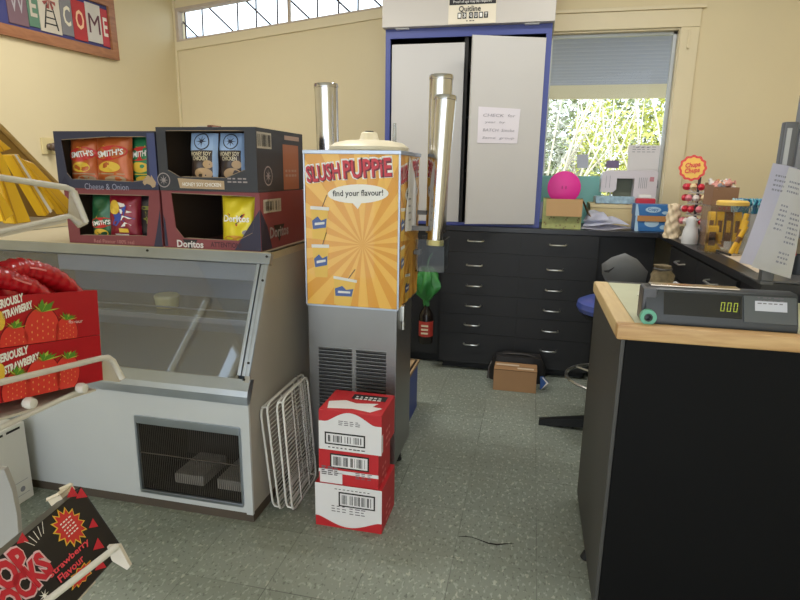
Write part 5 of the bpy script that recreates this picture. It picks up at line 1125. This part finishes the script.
for ti, h_ in enumerate(hts[::-1]):
    for k in range(10):
        a = k * 2 * math.pi / 10 + ti * .3; cn, cc_ = LC[(k + ti * 2) % 4 if random.random() < .55 else 0]; p = lm + Vector((.066 * math.cos(a), .066 * math.sin(a), h_ + .012))
        l = thing('lollipop', '%s wrapped lollipop on the %s tier of the lollipop stand' % (cn, tiers[ti]), 'lollipop', p, 'lollipops on the lollipop stand (%s, %s tier)' % (cn, tiers[ti]))
        b = MB(); r = .0195; b.lathe([(.001, -r), (r * .7, -r * .72), (r, 0), (r * .75, r * .7), (r * .3, r * .98), (.001, r)], p, 12); b.build('candy', mat('lolly_' + cn, cc_, .3), l)
        b = MB(); q = lm + Vector((.032 * math.cos(a), .032 * math.sin(a), h_ - .016)); b.cyl(p - (p - q).normalized() * r * .9, q, .0022, seg=6); b.build('stick', WHT, l)
pq = bz_(671, 238)
b = MB(); hq = aty(672, 203, pq.y).z - T
def sack(s, q):
    a = s * 2 * math.pi; r = (.042 - .012 * q) * (1 + .16 * math.sin(a * 6 + q * 16) + .1 * math.sin(a * 3 - q * 22)); 
    if q > .97: r = .004
    return Vector((pq.x + r * math.cos(a), pq.y + r * math.sin(a), T + hq * q))
b.surf(sack, 36, 22); tag(b.build('sweet_bag', mat('pastel_sweets', (226, 206, 172), .45, var=.2, vs=60), None, 60), 'tall clear bag of cream and pastel sweets at the corner of the bench', 'sweets')
fq = bz_(690, 239); fq = bz_(690.5, 241)
fg = thing('white_figurine', 'small white rounded ornament at the front corner of the right bench', 'ornament', bz_(689, 243.5))
fo = bz_(689, 243.5); hh_ = aty(690, 216, fo.y).z - T
b = MB(); b.lathe([(.001, 0), (.04, 0), (.043, hh_ * .2), (.036, hh_ * .5), (.026, hh_ * .68), (.03, hh_ * .82), (.022, hh_ * .95), (.001, hh_)], fo, 24); b.build('body', mat('figurine_white', (214, 214, 214), .35), fg)
b = MB(); b.lathe([(.001, 0), (.010, .004), (.008, .018), (.001, .03)], fo + Vector((.01, -.012, hh_ * .82)), 12, (1, 0, 0), (.8, -.3, .4)); b.build('beak', mat('figurine_grey', (150, 150, 152), .5), fg)
kq = bz_(698, 243); bk = thing('black_tub', 'small black tub on the right bench beside the white ornament', 'tub', kq); b = MB(); hk = aty(700, 229, kq.y).z - T; b.lathe([(.001, 0), (.022, 0), (.025, hk * .8), (.027, hk * .8), (.027, hk), (.001, hk)], kq, 24); b.build('tub', mat('tub_black', (42, 40, 44), .35), bk); b = MB(); b.lathe([(.001, 0), (.0275, 0), (.0275, .008), (.001, .009)], kq + Vector((0, 0, hk + .0003)), 24); b.build('lid', mat('tub_lid_grey', (196, 190, 190), .4), bk)
# clear jar of wrapped bars
jy = bz_(712, 254).y; jl, jr = aty(706, 250, jy).x, aty(746, 250, jy).x; jz = aty(725, 206, jy).z
jr_ = thing('sweet_jar', 'clear square tub with a yellow lid, full of yellow wrapped bars, on the right bench', 'tub', ((jl + jr) / 2, jy + .08, T))
b = MB(); ja = .16; th_ = .003
for lo, hi in (((jl, jy, T), (jr, jy + th_, jz)), ((jl, jy + ja - th_, T), (jr, jy + ja, jz)), ((jl, jy + th_, T), (jl + th_, jy + ja - th_, jz)), ((jr - th_, jy + th_, T), (jr, jy + ja - th_, jz)), ((jl + th_, jy + th_, T), (jr - th_, jy + ja - th_, T + th_))): b.box(lo, hi)
b.build('walls', glass('jar_clear', (250, 250, 248), 1.25, .05, .0, .03), jr_)
lidc = Vector(((jl * .35 + jr * .65), jy + ja * .5, jz + .0005)); b = MB(); b.lathe([(.001, 0), (.07, 0), (.07, .016), (.062, .022), (.001, .022)], lidc, 36); b.build('lid', mat('lid_yellow', (236, 196, 96), .4), jr_)
YB = mat('bar_yellow', (220, 172, 44), .3, var=.3, vs=30); BRB = mat('bar_brown', (110, 72, 44), .35, var=.3, vs=30)
def bar(label, c, up, w, h, d, m):
    t = thing('snack_bar', label, 'snack bar', c, 'wrapped bars in the clear tub'); up = Vector(up).normalized(); f = Fr(Vector(c), Vector((1, 0, 0)), up)
    b = MB(); b.rings([[f.p(sx * w / 2 * k, hh2, sy2 * d / 2 * k2) for sx, sy2 in ((-1, -1), (1, -1), (1, 1), (-1, 1))] for hh2, k, k2 in ((0, 1, .1), (h * .06, 1, .7), (h * .12, 1, 1), (h * .88, 1, 1), (h * .94, 1, .7), (h, 1, .1))]); b.build('wrapper', m, t)
    b = MB(); b.flat(Fr(f.O, f.U, f.V), [(-w * .3, h * .3), (w * .3, h * .3), (w * .3, h * .7), (-w * .3, h * .7)], d / 2 + .0006); b.build('band', BRB if m is YB else YB, t, fix=False)
ww = (jr - jl - .02) / 4; nm = ['leftmost', 'second from left', 'third from left', 'rightmost']
for k in range(4): bar('%s of the upright bars in the clear tub' % nm[k], (jl + .01 + ww * (k + .5), jy + .075, T + .055), (.04 * (k - 1.5), .1, 1), ww * .85, (jz - T) * .62, .02, YB if k != 2 else BRB)
for k in range(4): bar(['lowest flat', 'second lowest flat', 'third flat', 'topmost flat'][k] + ' yellow bar piled at the bottom of the clear tub', (jl + .035 + .02 * (k % 2), jy + .06, T + .004 + .013 * k), (1, .1 * (k % 2), .02), .05, .1, .011, YB)
for k in range(3): p = bz_(723 + 7 * k, 254 + 1.5 * k) if 0 else None
for k, ((xa_, ya_), (xb_, yb_)) in enumerate((((733, 254), (748, 214)), ((739, 256), (752, 222)), ((727, 253), (744, 226)))):
    A1 = bz_(xa_, ya_ + 2) + Vector((0, 0, .014)); B1 = aty(xb_, yb_, A1.y + .015); t = thing('candy_stick', '%s yellow candy stick leaning on the clear tub' % ('first', 'second', 'shortest')[k], 'candy stick', A1, 'yellow candy sticks by the clear tub'); 
    A1 = Vector((A1.x, jy - .03 - k * .012, T + .012)); B1 = Vector((B1.x, jy - .014 - k * .006, B1.z)); t.location = A1; WL[t.as_pointer()] = A1.copy()
    b = MB(); b.cyl(A1, B1, .011, seg=14); b.build('stick', YB, t); b = MB(); dd_ = (B1 - A1); b.cyl(A1 + dd_ * .4, A1 + dd_ * .6, .0114, seg=14); b.build('paper_band', BRB, t)
# cardboard tray of sweets behind the jar
ty = jy + .30; tl, tr = aty(712, 200, ty).x, aty(738, 200, ty).x; tz0 = T; tz1 = aty(715, 187, ty).z
ct = thing('sweet_carton', 'brown cardboard carton heaped with wrapped sweets, behind the clear tub', 'carton', ((tl + tr) / 2, ty + .08, T))
b = MB()
for lo, hi in (((tl, ty, T), (tr, ty + .004, tz1)), ((tl, ty + .156, T), (tr, ty + .16, tz1 + .02)), ((tl, ty + .004, T), (tl + .004, ty + .156, tz1 + .01)), ((tr - .004, ty + .004, T), (tr, ty + .156, tz1)), ((tl + .004, ty + .004, T), (tr - .004, ty + .156, tz1 - .03))): b.box(lo, hi)
b.build('carton', mat('carton_brown', (150, 112, 84), .7), ct)
b = MB(); f = front((tl, ty, T)); w, h = tr - tl, tz1 - T; b.lines(f, w * .3, h * .55, w * .5, 2, -h * .08, h * .04, .001, 3); b.build('red_print', mat('print_dull_red', (170, 70, 60), .6), ct, fix=False)
rnd = random.Random(11); cols = [('pink', (214, 150, 140)), ('white', (214, 206, 200)), ('grey', (120, 116, 120)), ('orange', (206, 150, 110))]
for k in range(18):
    cn, cc_ = cols[k % 4]; p = Vector((tl + .02 + (tr - tl - .04) * ((k * 7) % 18) / 17, ty + .03 + .1 * ((k * 5) % 6) / 5, tz1 - .012 + rnd.uniform(.0, .03)))
    b = MB(); dr = Vector((rnd.uniform(-1, 1), rnd.uniform(-.6, .6), rnd.uniform(.1, .9))).normalized(); b.lathe([(.012, -.032), (.004, -.02), (.014, -.012), (.016, 0), (.014, .012), (.004, .02), (.012, .032)], p, 8, dr.orthogonal(), dr)
    tag(b.build('wrapped_sweet', mat('sweet_' + cn, cc_, .35), None, 40), '%s wrapped sweet heaped in the brown carton' % cn, 'sweet', 'sweets in the brown carton (%s)' % cn)
# blue streamers on a box
sy_ = jy + .16; sl_, sr_ = aty(736, 212, sy_).x, aty(762, 212, sy_).x; szl = aty(748, 214, sy_).z
sbx = thing('streamer_carton', 'white carton of blue and white streamers behind the papers on the right bench', 'carton', ((sl_ + sr_) / 2, sy_ + .06, T))
b = MB(); b.box((sl_, sy_ + .0, T), (sr_ + .04, sy_ + .12, szl), .003); b.build('carton', mat('carton_pale', (186, 186, 190), .6), sbx)
SBL = [mat('streamer_blue', (70, 130, 180), .4), mat('streamer_pale', (176, 208, 218), .4), mat('streamer_teal', (60, 150, 170), .4)]
for c_ in range(3):
    b = MB()
    for k in range(16):
        x = sl_ + (sr_ + .02 - sl_) * rnd.random(); y = sy_ + rnd.uniform(.01, .1); z = szl + .001; pts = []; a = rnd.uniform(0, 6)
        for s in range(7): pts.append((x + .018 * s / 6 * math.cos(a) + .006 * math.sin(s * 2 + a), y - .01 * s * .5 + .006 * math.cos(s + a), z + .07 * math.sin(s / 6 * 2.5)))
        b.tube(pts, .0042, 5)
    b.build('streamers', SBL[c_], sbx)
for k, (px, m, lb) in enumerate((((718, 249.5, 737, 254.5), mat('pen_white', (230, 230, 226), .3), 'white'), ((716, 252, 730, 256.5), mat('pen_black', (26, 26, 28), .4), 'black'))):
    a = bz_(px[0], px[1]) + Vector((0, 0, .0075)); c = bz_(px[2], px[3]) + Vector((0, 0, .0075)); t = thing('pen', '%s pen lying in front of the clear tub' % lb, 'pen', a); b = MB(); b.cyl(a, c, .005, seg=10); b.build('barrel', m, t); b = MB(); d = (c - a).normalized(); b.cyl(c, c + d * .012, .004, .001, seg=10); b.build('tip', BLKP, t)
wq = bz_(690, 246)
# ================================================================== LEFT DISPLAY RACK
def rp(x, y, off=0): return atd(x, y, 342 / (488 - x) + off)
RW = mat('rack_white', (206, 202, 192), .4, var=.05); RWM = mat('rack_plate', (200, 192, 178), .45, var=.08)
rk_ = thing('display_rack', 'white wire display rack with three sloping shelves at the left edge', 'rack', (-1.0, .45, 0))
def rail(pts, r, nm='rail'):
    b = MB(); b.tube([rp(x, y) for x, y in pts], r, 10); b.build(nm, RW, rk_)
def tray(y0, y1, x1, drop=.006):
    a, c = rp(-70, y0), rp(x1, y1); b = MB(); b.prism([a, c, c + Vector((-.24, 0, .0)), a + Vector((-.24, 0, .0))], (0, 0, -drop)); b.build('shelf_tray', RWM, rk_)
def plate(px, th=.006):
    P = [rp(x, y, .012) for x, y in px]; b = MB(); b.prism(P, Vector((-.2, .98, 0)) * th); b.build('end_plate', RWM, rk_)
# top shelf
rail([(-70, 167), (30, 182), (66, 187.5), (72, 190), (76, 197), (86, 222)], .0042); rail([(-70, 247), (69, 216), (80, 223)], .0036)
plate([(69, 189), (75, 191), (86, 224), (78, 228), (68, 217)]); tray(248, 218, 66)
# middle shelf
rail([(-70, 399), (100, 358.5), (108, 357.5), (113, 361), (122, 378)], .0046); rail([(-70, 460), (86, 388)], .0036)
plate([(103, 359), (110, 359), (124, 379), (119, 382), (100, 380)]); tray(440, 389, 96, .003)
# bottom shelf
b = MB(); b.tube([atd(20, 622, .68), atd(117, 546.5, .80)], .0046, 10); b.build('rail', RW, rk_)
b = MB(); b.prism([atd(x, y, .805) for x, y in ((107, 547), (119, 546), (130, 567), (127, 570), (112, 561))], (-.0012, .006, 0)); b.build('end_plate', RWM, rk_)
bt = MB()
for x, y in ((30, 403), (82, 388)): p = rp(x, y, -.012); bt.lathe([(.001, -.006), (.007, -.006), (.008, 0), (.006, .006), (.001, .007)], p, 12, (0, 1, 0), (1, 0, 0))
bt.build('rail_bolts', RW, rk_)
# uprights and foot of the rack, left of the view
b = MB()
for y in (.05, .66): b.box((-1.06, y, 0), (-1.02, y + .03, 1.7), .003)
b.build('upright', RWM, rk_); b = MB(); b.box((-1.06, .03, 0), (-.66, .70, .06), .004); b.build('foot_base', RWM, rk_)
b = MB(); b.box((-1.07, .05, .1), (-1.055, .69, 1.6)); b.build('back_panel', RWM, rk_)
P = [atd(x, y, 1.02) for x, y in ((-30, 472), (4, 469.5), (12, 490), (17, 515), (19, 541), (0, 554), (-30, 572))]
b = MB(); b.prism(P, (-.004, .012, 0)); b.build('side_bracket', mat('bracket_pale', (158, 156, 150), .5), rk_)
# yellow packets
U_ = (rp(60, 200) - rp(0, 200)).normalized(); 
Np = U_.cross(Vector((0, 0, 1))).normalized()
YK = mat('packet_yellow', (226, 178, 26), .4, var=.05); YK2 = mat('packet_yellow_dark', (196, 146, 24), .45)
def ypack(label, px, off, th, wrap=None):
    P = [rp(x, y, off) for x, y in px]; c = sum(P, Vector()) / len(P); t = thing('yellow_packet', label, 'packet', c, 'yellow packets on the top rack shelf')
    b = MB(); b.prism(P, -Np * th); b._bev([v_ for v_ in b.b.verts], .0012, 1); b.build('packet', YK, t)
    b = MB(); q = [c + (p - c) * .97 for p in P]; b.prism([p + Np * .0006 for p in (P[0].lerp(P[1], .12), P[0].lerp(P[1], .2), P[3].lerp(P[2], .2), P[3].lerp(P[2], .12))], Np * .0004); b.build('edge_print', YK2, t)
    if wrap:
        b = MB(); b.prism([p + Np * .0006 for p in (P[0].lerp(P[1], wrap[0]), P[0].lerp(P[1], wrap[1]), P[3].lerp(P[2], wrap[1]), P[3].lerp(P[2], wrap[0]))], Np * .0006); b.build('white_wrap', mat('wrap_white', (216, 206, 200), .5), t)
ypack('tilted yellow packet with white wrap on the top rack shelf', [(10, 155), (19, 154), (55, 208), (46, 216.5)], .01, .014, (.4, .62))
ypack('thin yellow packet second from the right on the top rack shelf', [(19, 157), (24, 159), (68, 210), (64, 215)], .03, .012)
ypack('yellow packet at the right end of the top rack shelf, partly behind the wire', [(20, 158), (34, 163), (70, 200), (68, 214)], .05, .012)
ypack('wide yellow packet left of the white-wrapped packet on the top rack shelf', [(-16, 130), (4, 156), (32, 222), (14, 224)], .0, .016)
ypack('yellow packet lowest at the left edge of the top rack shelf', [(-20, 160), (0, 192), (15, 214), (3, 222)], -.012, .014)
ypack('small yellow packet lying highest at the left on the top rack shelf', [(-10, 133), (0, 139), (12, 149), (2, 152)], .06, .012)
tp_ = thing('tan_tray', 'tan cardboard display tray behind the yellow packets', 'tray', rp(30, 170, .08))
b = MB(); b.prism([rp(x, y, .075) for x, y in ((-40, 102), (0, 127), (58, 186), (70, 214), (-40, 236))], -Np * .004); b.build('tray_back', mat('tray_tan', (150, 118, 60), .7), tp_)
b = MB(); b.tube([rp(x, y, .072) for x, y in ((-40, 101), (0, 126), (58, 185))], .0036, 6); b.build('tray_edge', mat('tray_tan_light', (172, 142, 84), .7), tp_)
# red strawberry boxes
RB = mat('strawberry_red', (176, 24, 34), .35, var=.04); LEAF = mat('leaf_print', (92, 140, 40), .5); LEAFL = mat('leaf_print_light', (170, 190, 70), .5); BER = mat('berry_print', (214, 58, 46), .45); BERD = mat('berry_dark', (120, 14, 22), .5)
def sbox(label, TR_, BR_, TL_, BL_, dep, lift):
    TRp, BRp, TLp, BLp = [rp(*q) for q in (TR_, BR_, TL_, BL_)]; t = thing('strawberry_box', label, 'box', (TRp + BLp) / 2, 'strawberry boxes on the middle rack shelf')
    F_ = Fr(BLp, BRp - BLp, TLp - BLp); n = F_.N
    b = MB(); P = [BLp, BRp, TRp, TLp]; hd_ = -n * dep
    b.prism([BLp, BRp, TRp, TLp], -n * .003)
    b.prism([p + hd_ for p in P], n * .003)
    b.prism([BRp - n * .003, BRp + hd_ + n * .003, TRp + hd_ + n * .003, TRp - n * .003], -F_.U * .003); b.prism([BLp - n * .003, BLp + hd_ + n * .003, TLp + hd_ + n * .003, TLp - n * .003], F_.U * .003)
    b.prism([BLp - n * .003, BRp - n * .003, BRp + hd_ + n * .003, BLp + hd_ + n * .003], F_.V * .003)
    if not lift: b.prism([TLp - n * .003, TRp - n * .003, TRp + hd_ + n * .003, TLp + hd_ + n * .003], -F_.V * .003)
    b.build('tray', RB, t); return t, F_
def berries(t, F_, bl, words, ph):
    h = ph
    b = MB(); d = MB(); lf = MB(); ll = MB(); w = MB(); sd = MB()
    for x, y, r in bl:
        u, v = uv(F_, x, y); e = (uv(F_, x + r, y)[0] - u); er = abs(e)
        P = [(u + er * 1.06 * math.cos(k * math.pi / 16), v + er * 1.1 * math.sin(k * math.pi / 16)) for k in range(32)]; P = [(a, c + 0) for a, c in P]
        q = clip([(a + 1, c) for a, c in P], 2, h); q = [(a - 1, c) for a, c in q]
        if q: d.flat(F_, q, .0006)
        P = [(u + er * math.cos(k * math.pi / 16), v + er * 1.05 * math.sin(k * math.pi / 16)) for k in range(32)]; q = clip([(a + 1, c) for a, c in P], 2, h); q = [(a - 1, c) for a, c in q]
        if q: b.flat(F_, q, .001)
        for i in range(5):
            for j in range(5):
                su, sv = u + er * (-.6 + i * .3), v + er * (-.6 + j * .3 + .15 * (i % 2))
                if sv > .002 and sv < h - .002 and (su - u) ** 2 + (sv - v) ** 2 < (er * .8) ** 2: sd.disc(F_, su, sv, er * .04, er * .055, .0014, 6)
        for k in range(9):
            a = math.pi * (.08 + .84 * k / 8) ; l = er * random.uniform(.7, 1.15); cu, cv = u, v + er * .82
            P = [(cu - .06 * er, cv), (cu + l * .5 * math.cos(a) - l * .14, cv + l * .35 * math.sin(a)), (cu + l * math.cos(a), cv + l * .55 * math.sin(a)), (cu + l * .55 * math.cos(a) + l * .12, cv + l * .25 * math.sin(a))]
            P = clip([(a_ + 1, c_) for a_, c_ in P], 2, h)
            if P: (lf if k % 3 else ll).flat(F_, [(a_ - 1, c_) for a_, c_ in P], .0014 + .0003 * (k % 3))
    d.build('berry_shadow', BERD, t, fix=False); b.build('berry_print', BER, t, fix=False); lf.build('leaf_print', LEAF, t, fix=False); ll.build('leaf_highlight', LEAFL, t, fix=False); sd.build('seed_print', mat('seed_yellow', (230, 150, 90), .5), t, fix=False)
    for tx, (x0, y0), (x1, y1), hp in words:
        u0, v0 = uv(F_, x0, y0); u1, v1 = uv(F_, x1, y1); w.text(F_, tx, (u0 + u1) / 2, (v0 + v1) / 2, math.hypot(u1 - u0, v1 - v0), hp, shear=.15, bold=.05, rot=math.atan2(v1 - v0, u1 - u0), hh=.001)
    w.build('lettering', WHT, t, fix=False)
t, F1 = sbox('red strawberry box on the middle rack shelf, lower of two, behind the wire', (100, 335), (103, 380), (-60, 357), (-60, 417), .13, False)
h1 = (F1.O - rp(-60, 357)).length
berries(t, F1, [(16, 390, 14), (43, 380, 17), (67, 373, 12)], [('SERIOUSLY', (-4, 360), (28, 349), .011), ('STRAWBERRY', (3, 371), (39, 355.5), .0105)], h1)
b = MB(); u, v = uv(F1, -1, 373); b.disc(F1, u, v, .008, .012, .001); b.build('yellow_letter', YEL, t, fix=False)
t, F2 = sbox('red strawberry box on the middle rack shelf, upper of two, holding red packets', (97, 290), (100, 334.5), (-60, 300.5), (-60, 356), .13, True)
h2 = (F2.O - rp(-60, 300.5)).length
berries(t, F2, [(14, 343, 14), (42, 331, 17), (66, 333, 11)], [('SERIOUSLY', (-6, 306), (23, 297), .011), ('STRAWBERRY', (1, 316), (32, 304), .0105)], h2)
b = MB(); u, v = uv(F2, -1, 321); b.disc(F2, u, v, .008, .012, .001); b.build('yellow_letter', YEL, t, fix=False)
b = MB(); u0, v0 = uv(F2, 68, 323); u1, v1 = uv(F2, 82, 320); b.text(F2, 'flavour', (u0 + u1) / 2, (v0 + v1) / 2, u1 - u0, .005, hh=.001); b.build('small_print', WHT, t, fix=False)
# glossy red packets standing in the upper box
RP = mat('glossy_red', (178, 22, 34), .2, spec=.7)
for k, (px, off, r, lb) in enumerate((([(10, 300), (3, 270), (14, 262), (28, 262.5), (45, 267), (60, 275), (74, 289), (80, 305)], .02, .0145, 'large ribbed red packet arching highest out of the upper strawberry box'), ([(-30, 300), (-22, 276), (-6, 270), (12, 275), (30, 282), (46, 296), (50, 306)], .012, .0145, 'ribbed red packet in front, at the left edge above the upper strawberry box'), ([(28, 305), (32, 285), (42, 283), (52, 296), (56, 306)], .035, .011, 'smallest red packet, low in the upper strawberry box'))):
    P = [rp(x, y + 7, off + .01) for x, y in px]
    pts = []; rr = []
    for i in range(len(P) - 1):
        p0_, p1_, p2_, p3_ = P[max(0, i - 1)], P[i], P[i + 1], P[min(len(P) - 1, i + 2)]
        for s in range(8):
            t_ = s / 8; pts.append(.5 * ((2 * p1_) + (p2_ - p0_) * t_ + (2 * p0_ - 5 * p1_ + 4 * p2_ - p3_) * t_ ** 2 + (3 * p1_ - p0_ - 3 * p2_ + p3_) * t_ ** 3)); rr.append(r * (1 + .05 * math.cos(len(pts) * math.pi / 2)))
    t = thing('red_packet', lb, 'packet', P[0], 'red packets in the upper strawberry box'); b = MB(); b.tube(pts, rr, 16); b.build('wrapper', RP, t, 60)
    b = MB(); c_ = [p + Np * (r * 1.02) + Vector((0, 0, r * .1)) for p in pts[20:29]]; b.tube(c_, .0012, 5); b.build('pale_stripe', mat('stripe_pink', (226, 130, 130), .4), t)
# popping candy box on the bottom shelf
TRp = atd(81, 488, .86); TL0 = atd(0, 555.6, .72); BRp = atd(108, 566, .845); Uv = (TRp - TL0).normalized(); Vv = TRp - BRp; Vv = Vv - Uv * Vv.dot(Uv); Hp = Vv.length; Vv.normalize()
Wp = .30; PF = Fr(TRp - Uv * Wp - Vv * Hp, Uv, Vv)
pk = thing('candy_box', 'black and red popping candy box leaning back on the bottom rack shelf', 'box', PF.O)
b = MB(); b.obox(PF, (0, 0, -.032), (Wp, Hp, 0), .0015); b.build('carton', mat('candy_black', (22, 18, 20), .35), pk)
def PU(x, y): return uv(PF, x, y)
PINK = mat('candy_pink', (226, 72, 84), .45)
w2 = MB()
def burstp(x, y, r, n, sx, sy, rot, hh0):
    u, v = PU(x, y); q = abs(PU(x + r * .8, y - r * .6)[0] - u) * 1.1
    y2 = MB(); r2 = MB(); y2.star(PF, u, v, q * .72, q * 1.02, n, hh0, sx, sy, rot); r2.star(PF, u, v, q * .64, q * .9, n, hh0 + .0006, sx, sy, rot); yb = y2.build('yellow_burst', YEL, pk, fix=False); r2.build('red_burst', mat('print_red', (196, 44, 40), .5), yb, fix=False); return u, v, q
u, v, q = burstp(69, 527, 15, 14, 1.0, 1.2, .2, .0008)
for k in range(5): w2.lines(PF, u - q * .42, v + q * .4 - k * q * .2, q * .85, 1, .01, q * .07, .002, 4)
u, v, q = burstp(81, 575, 10, 12, 1.7, .7, .0, .0008)
u0, v0 = PU(49, 577); u1, v1 = PU(87.8, 541); pkt = MB(); ro = math.atan2(v1 - v0, u1 - u0); pkt.text(PF, 'Strawberry', (u0 + u1) / 2, (v0 + v1) / 2, math.hypot(u1 - u0, v1 - v0), .0115, bold=.02, rot=ro, hh=.0016)
u0, v0 = PU(58, 580); u1, v1 = PU(82.5, 557.5); pkt.text(PF, 'Flavour', (u0 + u1) / 2, (v0 + v1) / 2, math.hypot(u1 - u0, v1 - v0), .0105, bold=.02, rot=ro, hh=.0016); pkt.build('flavour_lettering', PINK, pk, fix=False)
w2.build('white_print', WHT, pk, fix=False)
for (tx, a_, c_, hp) in (('POP', (-14, 594), (25, 556), .040), ('ROCKS', (-8, 622), (46, 560), .036)):
    u0, v0 = PU(*a_); u1, v1 = PU(*c_); ln = math.hypot(u1 - u0, v1 - v0); ro2 = math.atan2(v1 - v0, u1 - u0)
    b = MB(); b.text(PF, tx, (u0 + u1) / 2, (v0 + v1) / 2, ln * 1.06, hp * 1.15, bold=.10, rot=ro2, hh=.0012); b.build('title_outline', mat('print_pale_pink', (226, 190, 194), .5), pk, fix=False)
    b = MB(); b.text(PF, tx, (u0 + u1) / 2, (v0 + v1) / 2, ln, hp, bold=.05, rot=ro2, hh=.002); b.build('title', mat('candy_red', (190, 30, 48), .4), pk, fix=False)
for x, y, r in ((21, 540, 5), (71, 494, 6), (80, 495, 6), (92, 525, 5), (97, 546, 6), (99, 566, 6)):
    u, v = PU(x, y); s = r * .0016; b = MB(); b.flat(PF, [(u - s, v), (u + s * .8, v - s), (u + s * .8, v + s * .9)], .001); b.build('red_triangle', mat('candy_red', (190, 30, 48), .4), pk, fix=False)
b = MB()
for k in range(5): u, v = PU(34 + k * 2.2, 546 - k * 3); b.flat(PF, [(u, v), (u + .001, v), (u + .004 * (k - 2) + .001, v + .014), (u + .004 * (k - 2), v + .014)], .001)
u, v = PU(44, 596); b.star(PF, u, v, .002, .008, 8, .001); b.build('spark_print', WHT, pk, fix=False)
b = MB(); b.obox(PF, (Wp - .016, Hp - .006, -.044), (Wp + .010, Hp + .008, -.026), .004); b.build('cream_tab', mat('tab_cream', (220, 206, 178), .6), pk)
a, c = PF.p(0, -.001, -.004), PF.p(Wp - .06, -.001, -.004); b = MB(); nb = Vector((-.14, 0, .03)); b.prism([a, c, c + nb, a + nb], (0, 0, -.005)); b.build('shelf_tray', RWM, rk_)
# white carton on the floor behind the rack
wy1 = 1.83; wx = -2.03; wz = atx(24, 421, wx).z
wc = thing('white_carton', 'white cardboard carton with perforated top edge on the floor by the display counter', 'carton', (-2.2, 1.6, 0))
b = MB(); b.box((-2.36, 1.32, 0), (wx, wy1, wz), .004); b.build('carton', mat('carton_white', (220, 218, 212), .5), wc)
sW = rside((wx, 0, 0)); b = MB()
for k in range(6): b.quad(sW, 1.34 + k * .08, wz - .022, 1.405 + k * .08, wz - .012, .001)
b.build('perforation', mat('slot_black', (26, 26, 27), .8), wc, fix=False)
b = MB(); b.quad(sW, wy1 - .34, .035, wy1 - .02, .037, .001); b.quad(sW, wy1 - .34, .095, wy1 - .02, .097, .001); b.disc(sW, wy1 - .05, .06, .012, .012, .001); b.lines(sW, wy1 - .3, .075, .2, 3, -.014, .004, .001, 4); b.build('label_print', MC['ink_grey'], wc, fix=False)
# ================================================================== LIGHT
wd = bpy.data.worlds.new('world'); S.world = wd; wd.use_nodes = True; bg = wd.node_tree.nodes['Background']
bg.inputs[0].default_value = (.86, .93, 1.0, 1); bg.inputs[1].default_value = 2.2
sn = bpy.data.lights.new('sun', 'SUN'); sn.energy = 3.4; sn.angle = R_(1.5); sn.color = (1, .97, .92); so = bpy.data.objects.new('sun', sn); COL.objects.link(so)
so.rotation_euler = Vector((.25, 1.0, -1.1)).to_track_quat('-Z', 'Y').to_euler(); so.location = (0, -6, 8)
def area(nm, loc, sx, sy, e, colr=(1, .985, .96)):
    l = bpy.data.lights.new(nm, 'AREA'); l.shape = 'RECTANGLE'; l.size = sx; l.size_y = sy; l.energy = e; l.color = colr; o = bpy.data.objects.new(nm, l); COL.objects.link(o); o.location = loc; return o
area('ceiling_fill_front', (-1.6, 2.7, 2.80), 1.2, .12, 22); area('ceiling_fill_rear', (.5, 2.9, 3.0), 1.2, .12, 17)  # added fill lights under the ceiling, unseen and without fittings
S.view_settings.view_transform = 'Standard'; S.view_settings.look = 'None'; S.view_settings.gamma = 1; S.view_settings.exposure = .44; S.view_settings.use_curve_mapping = False
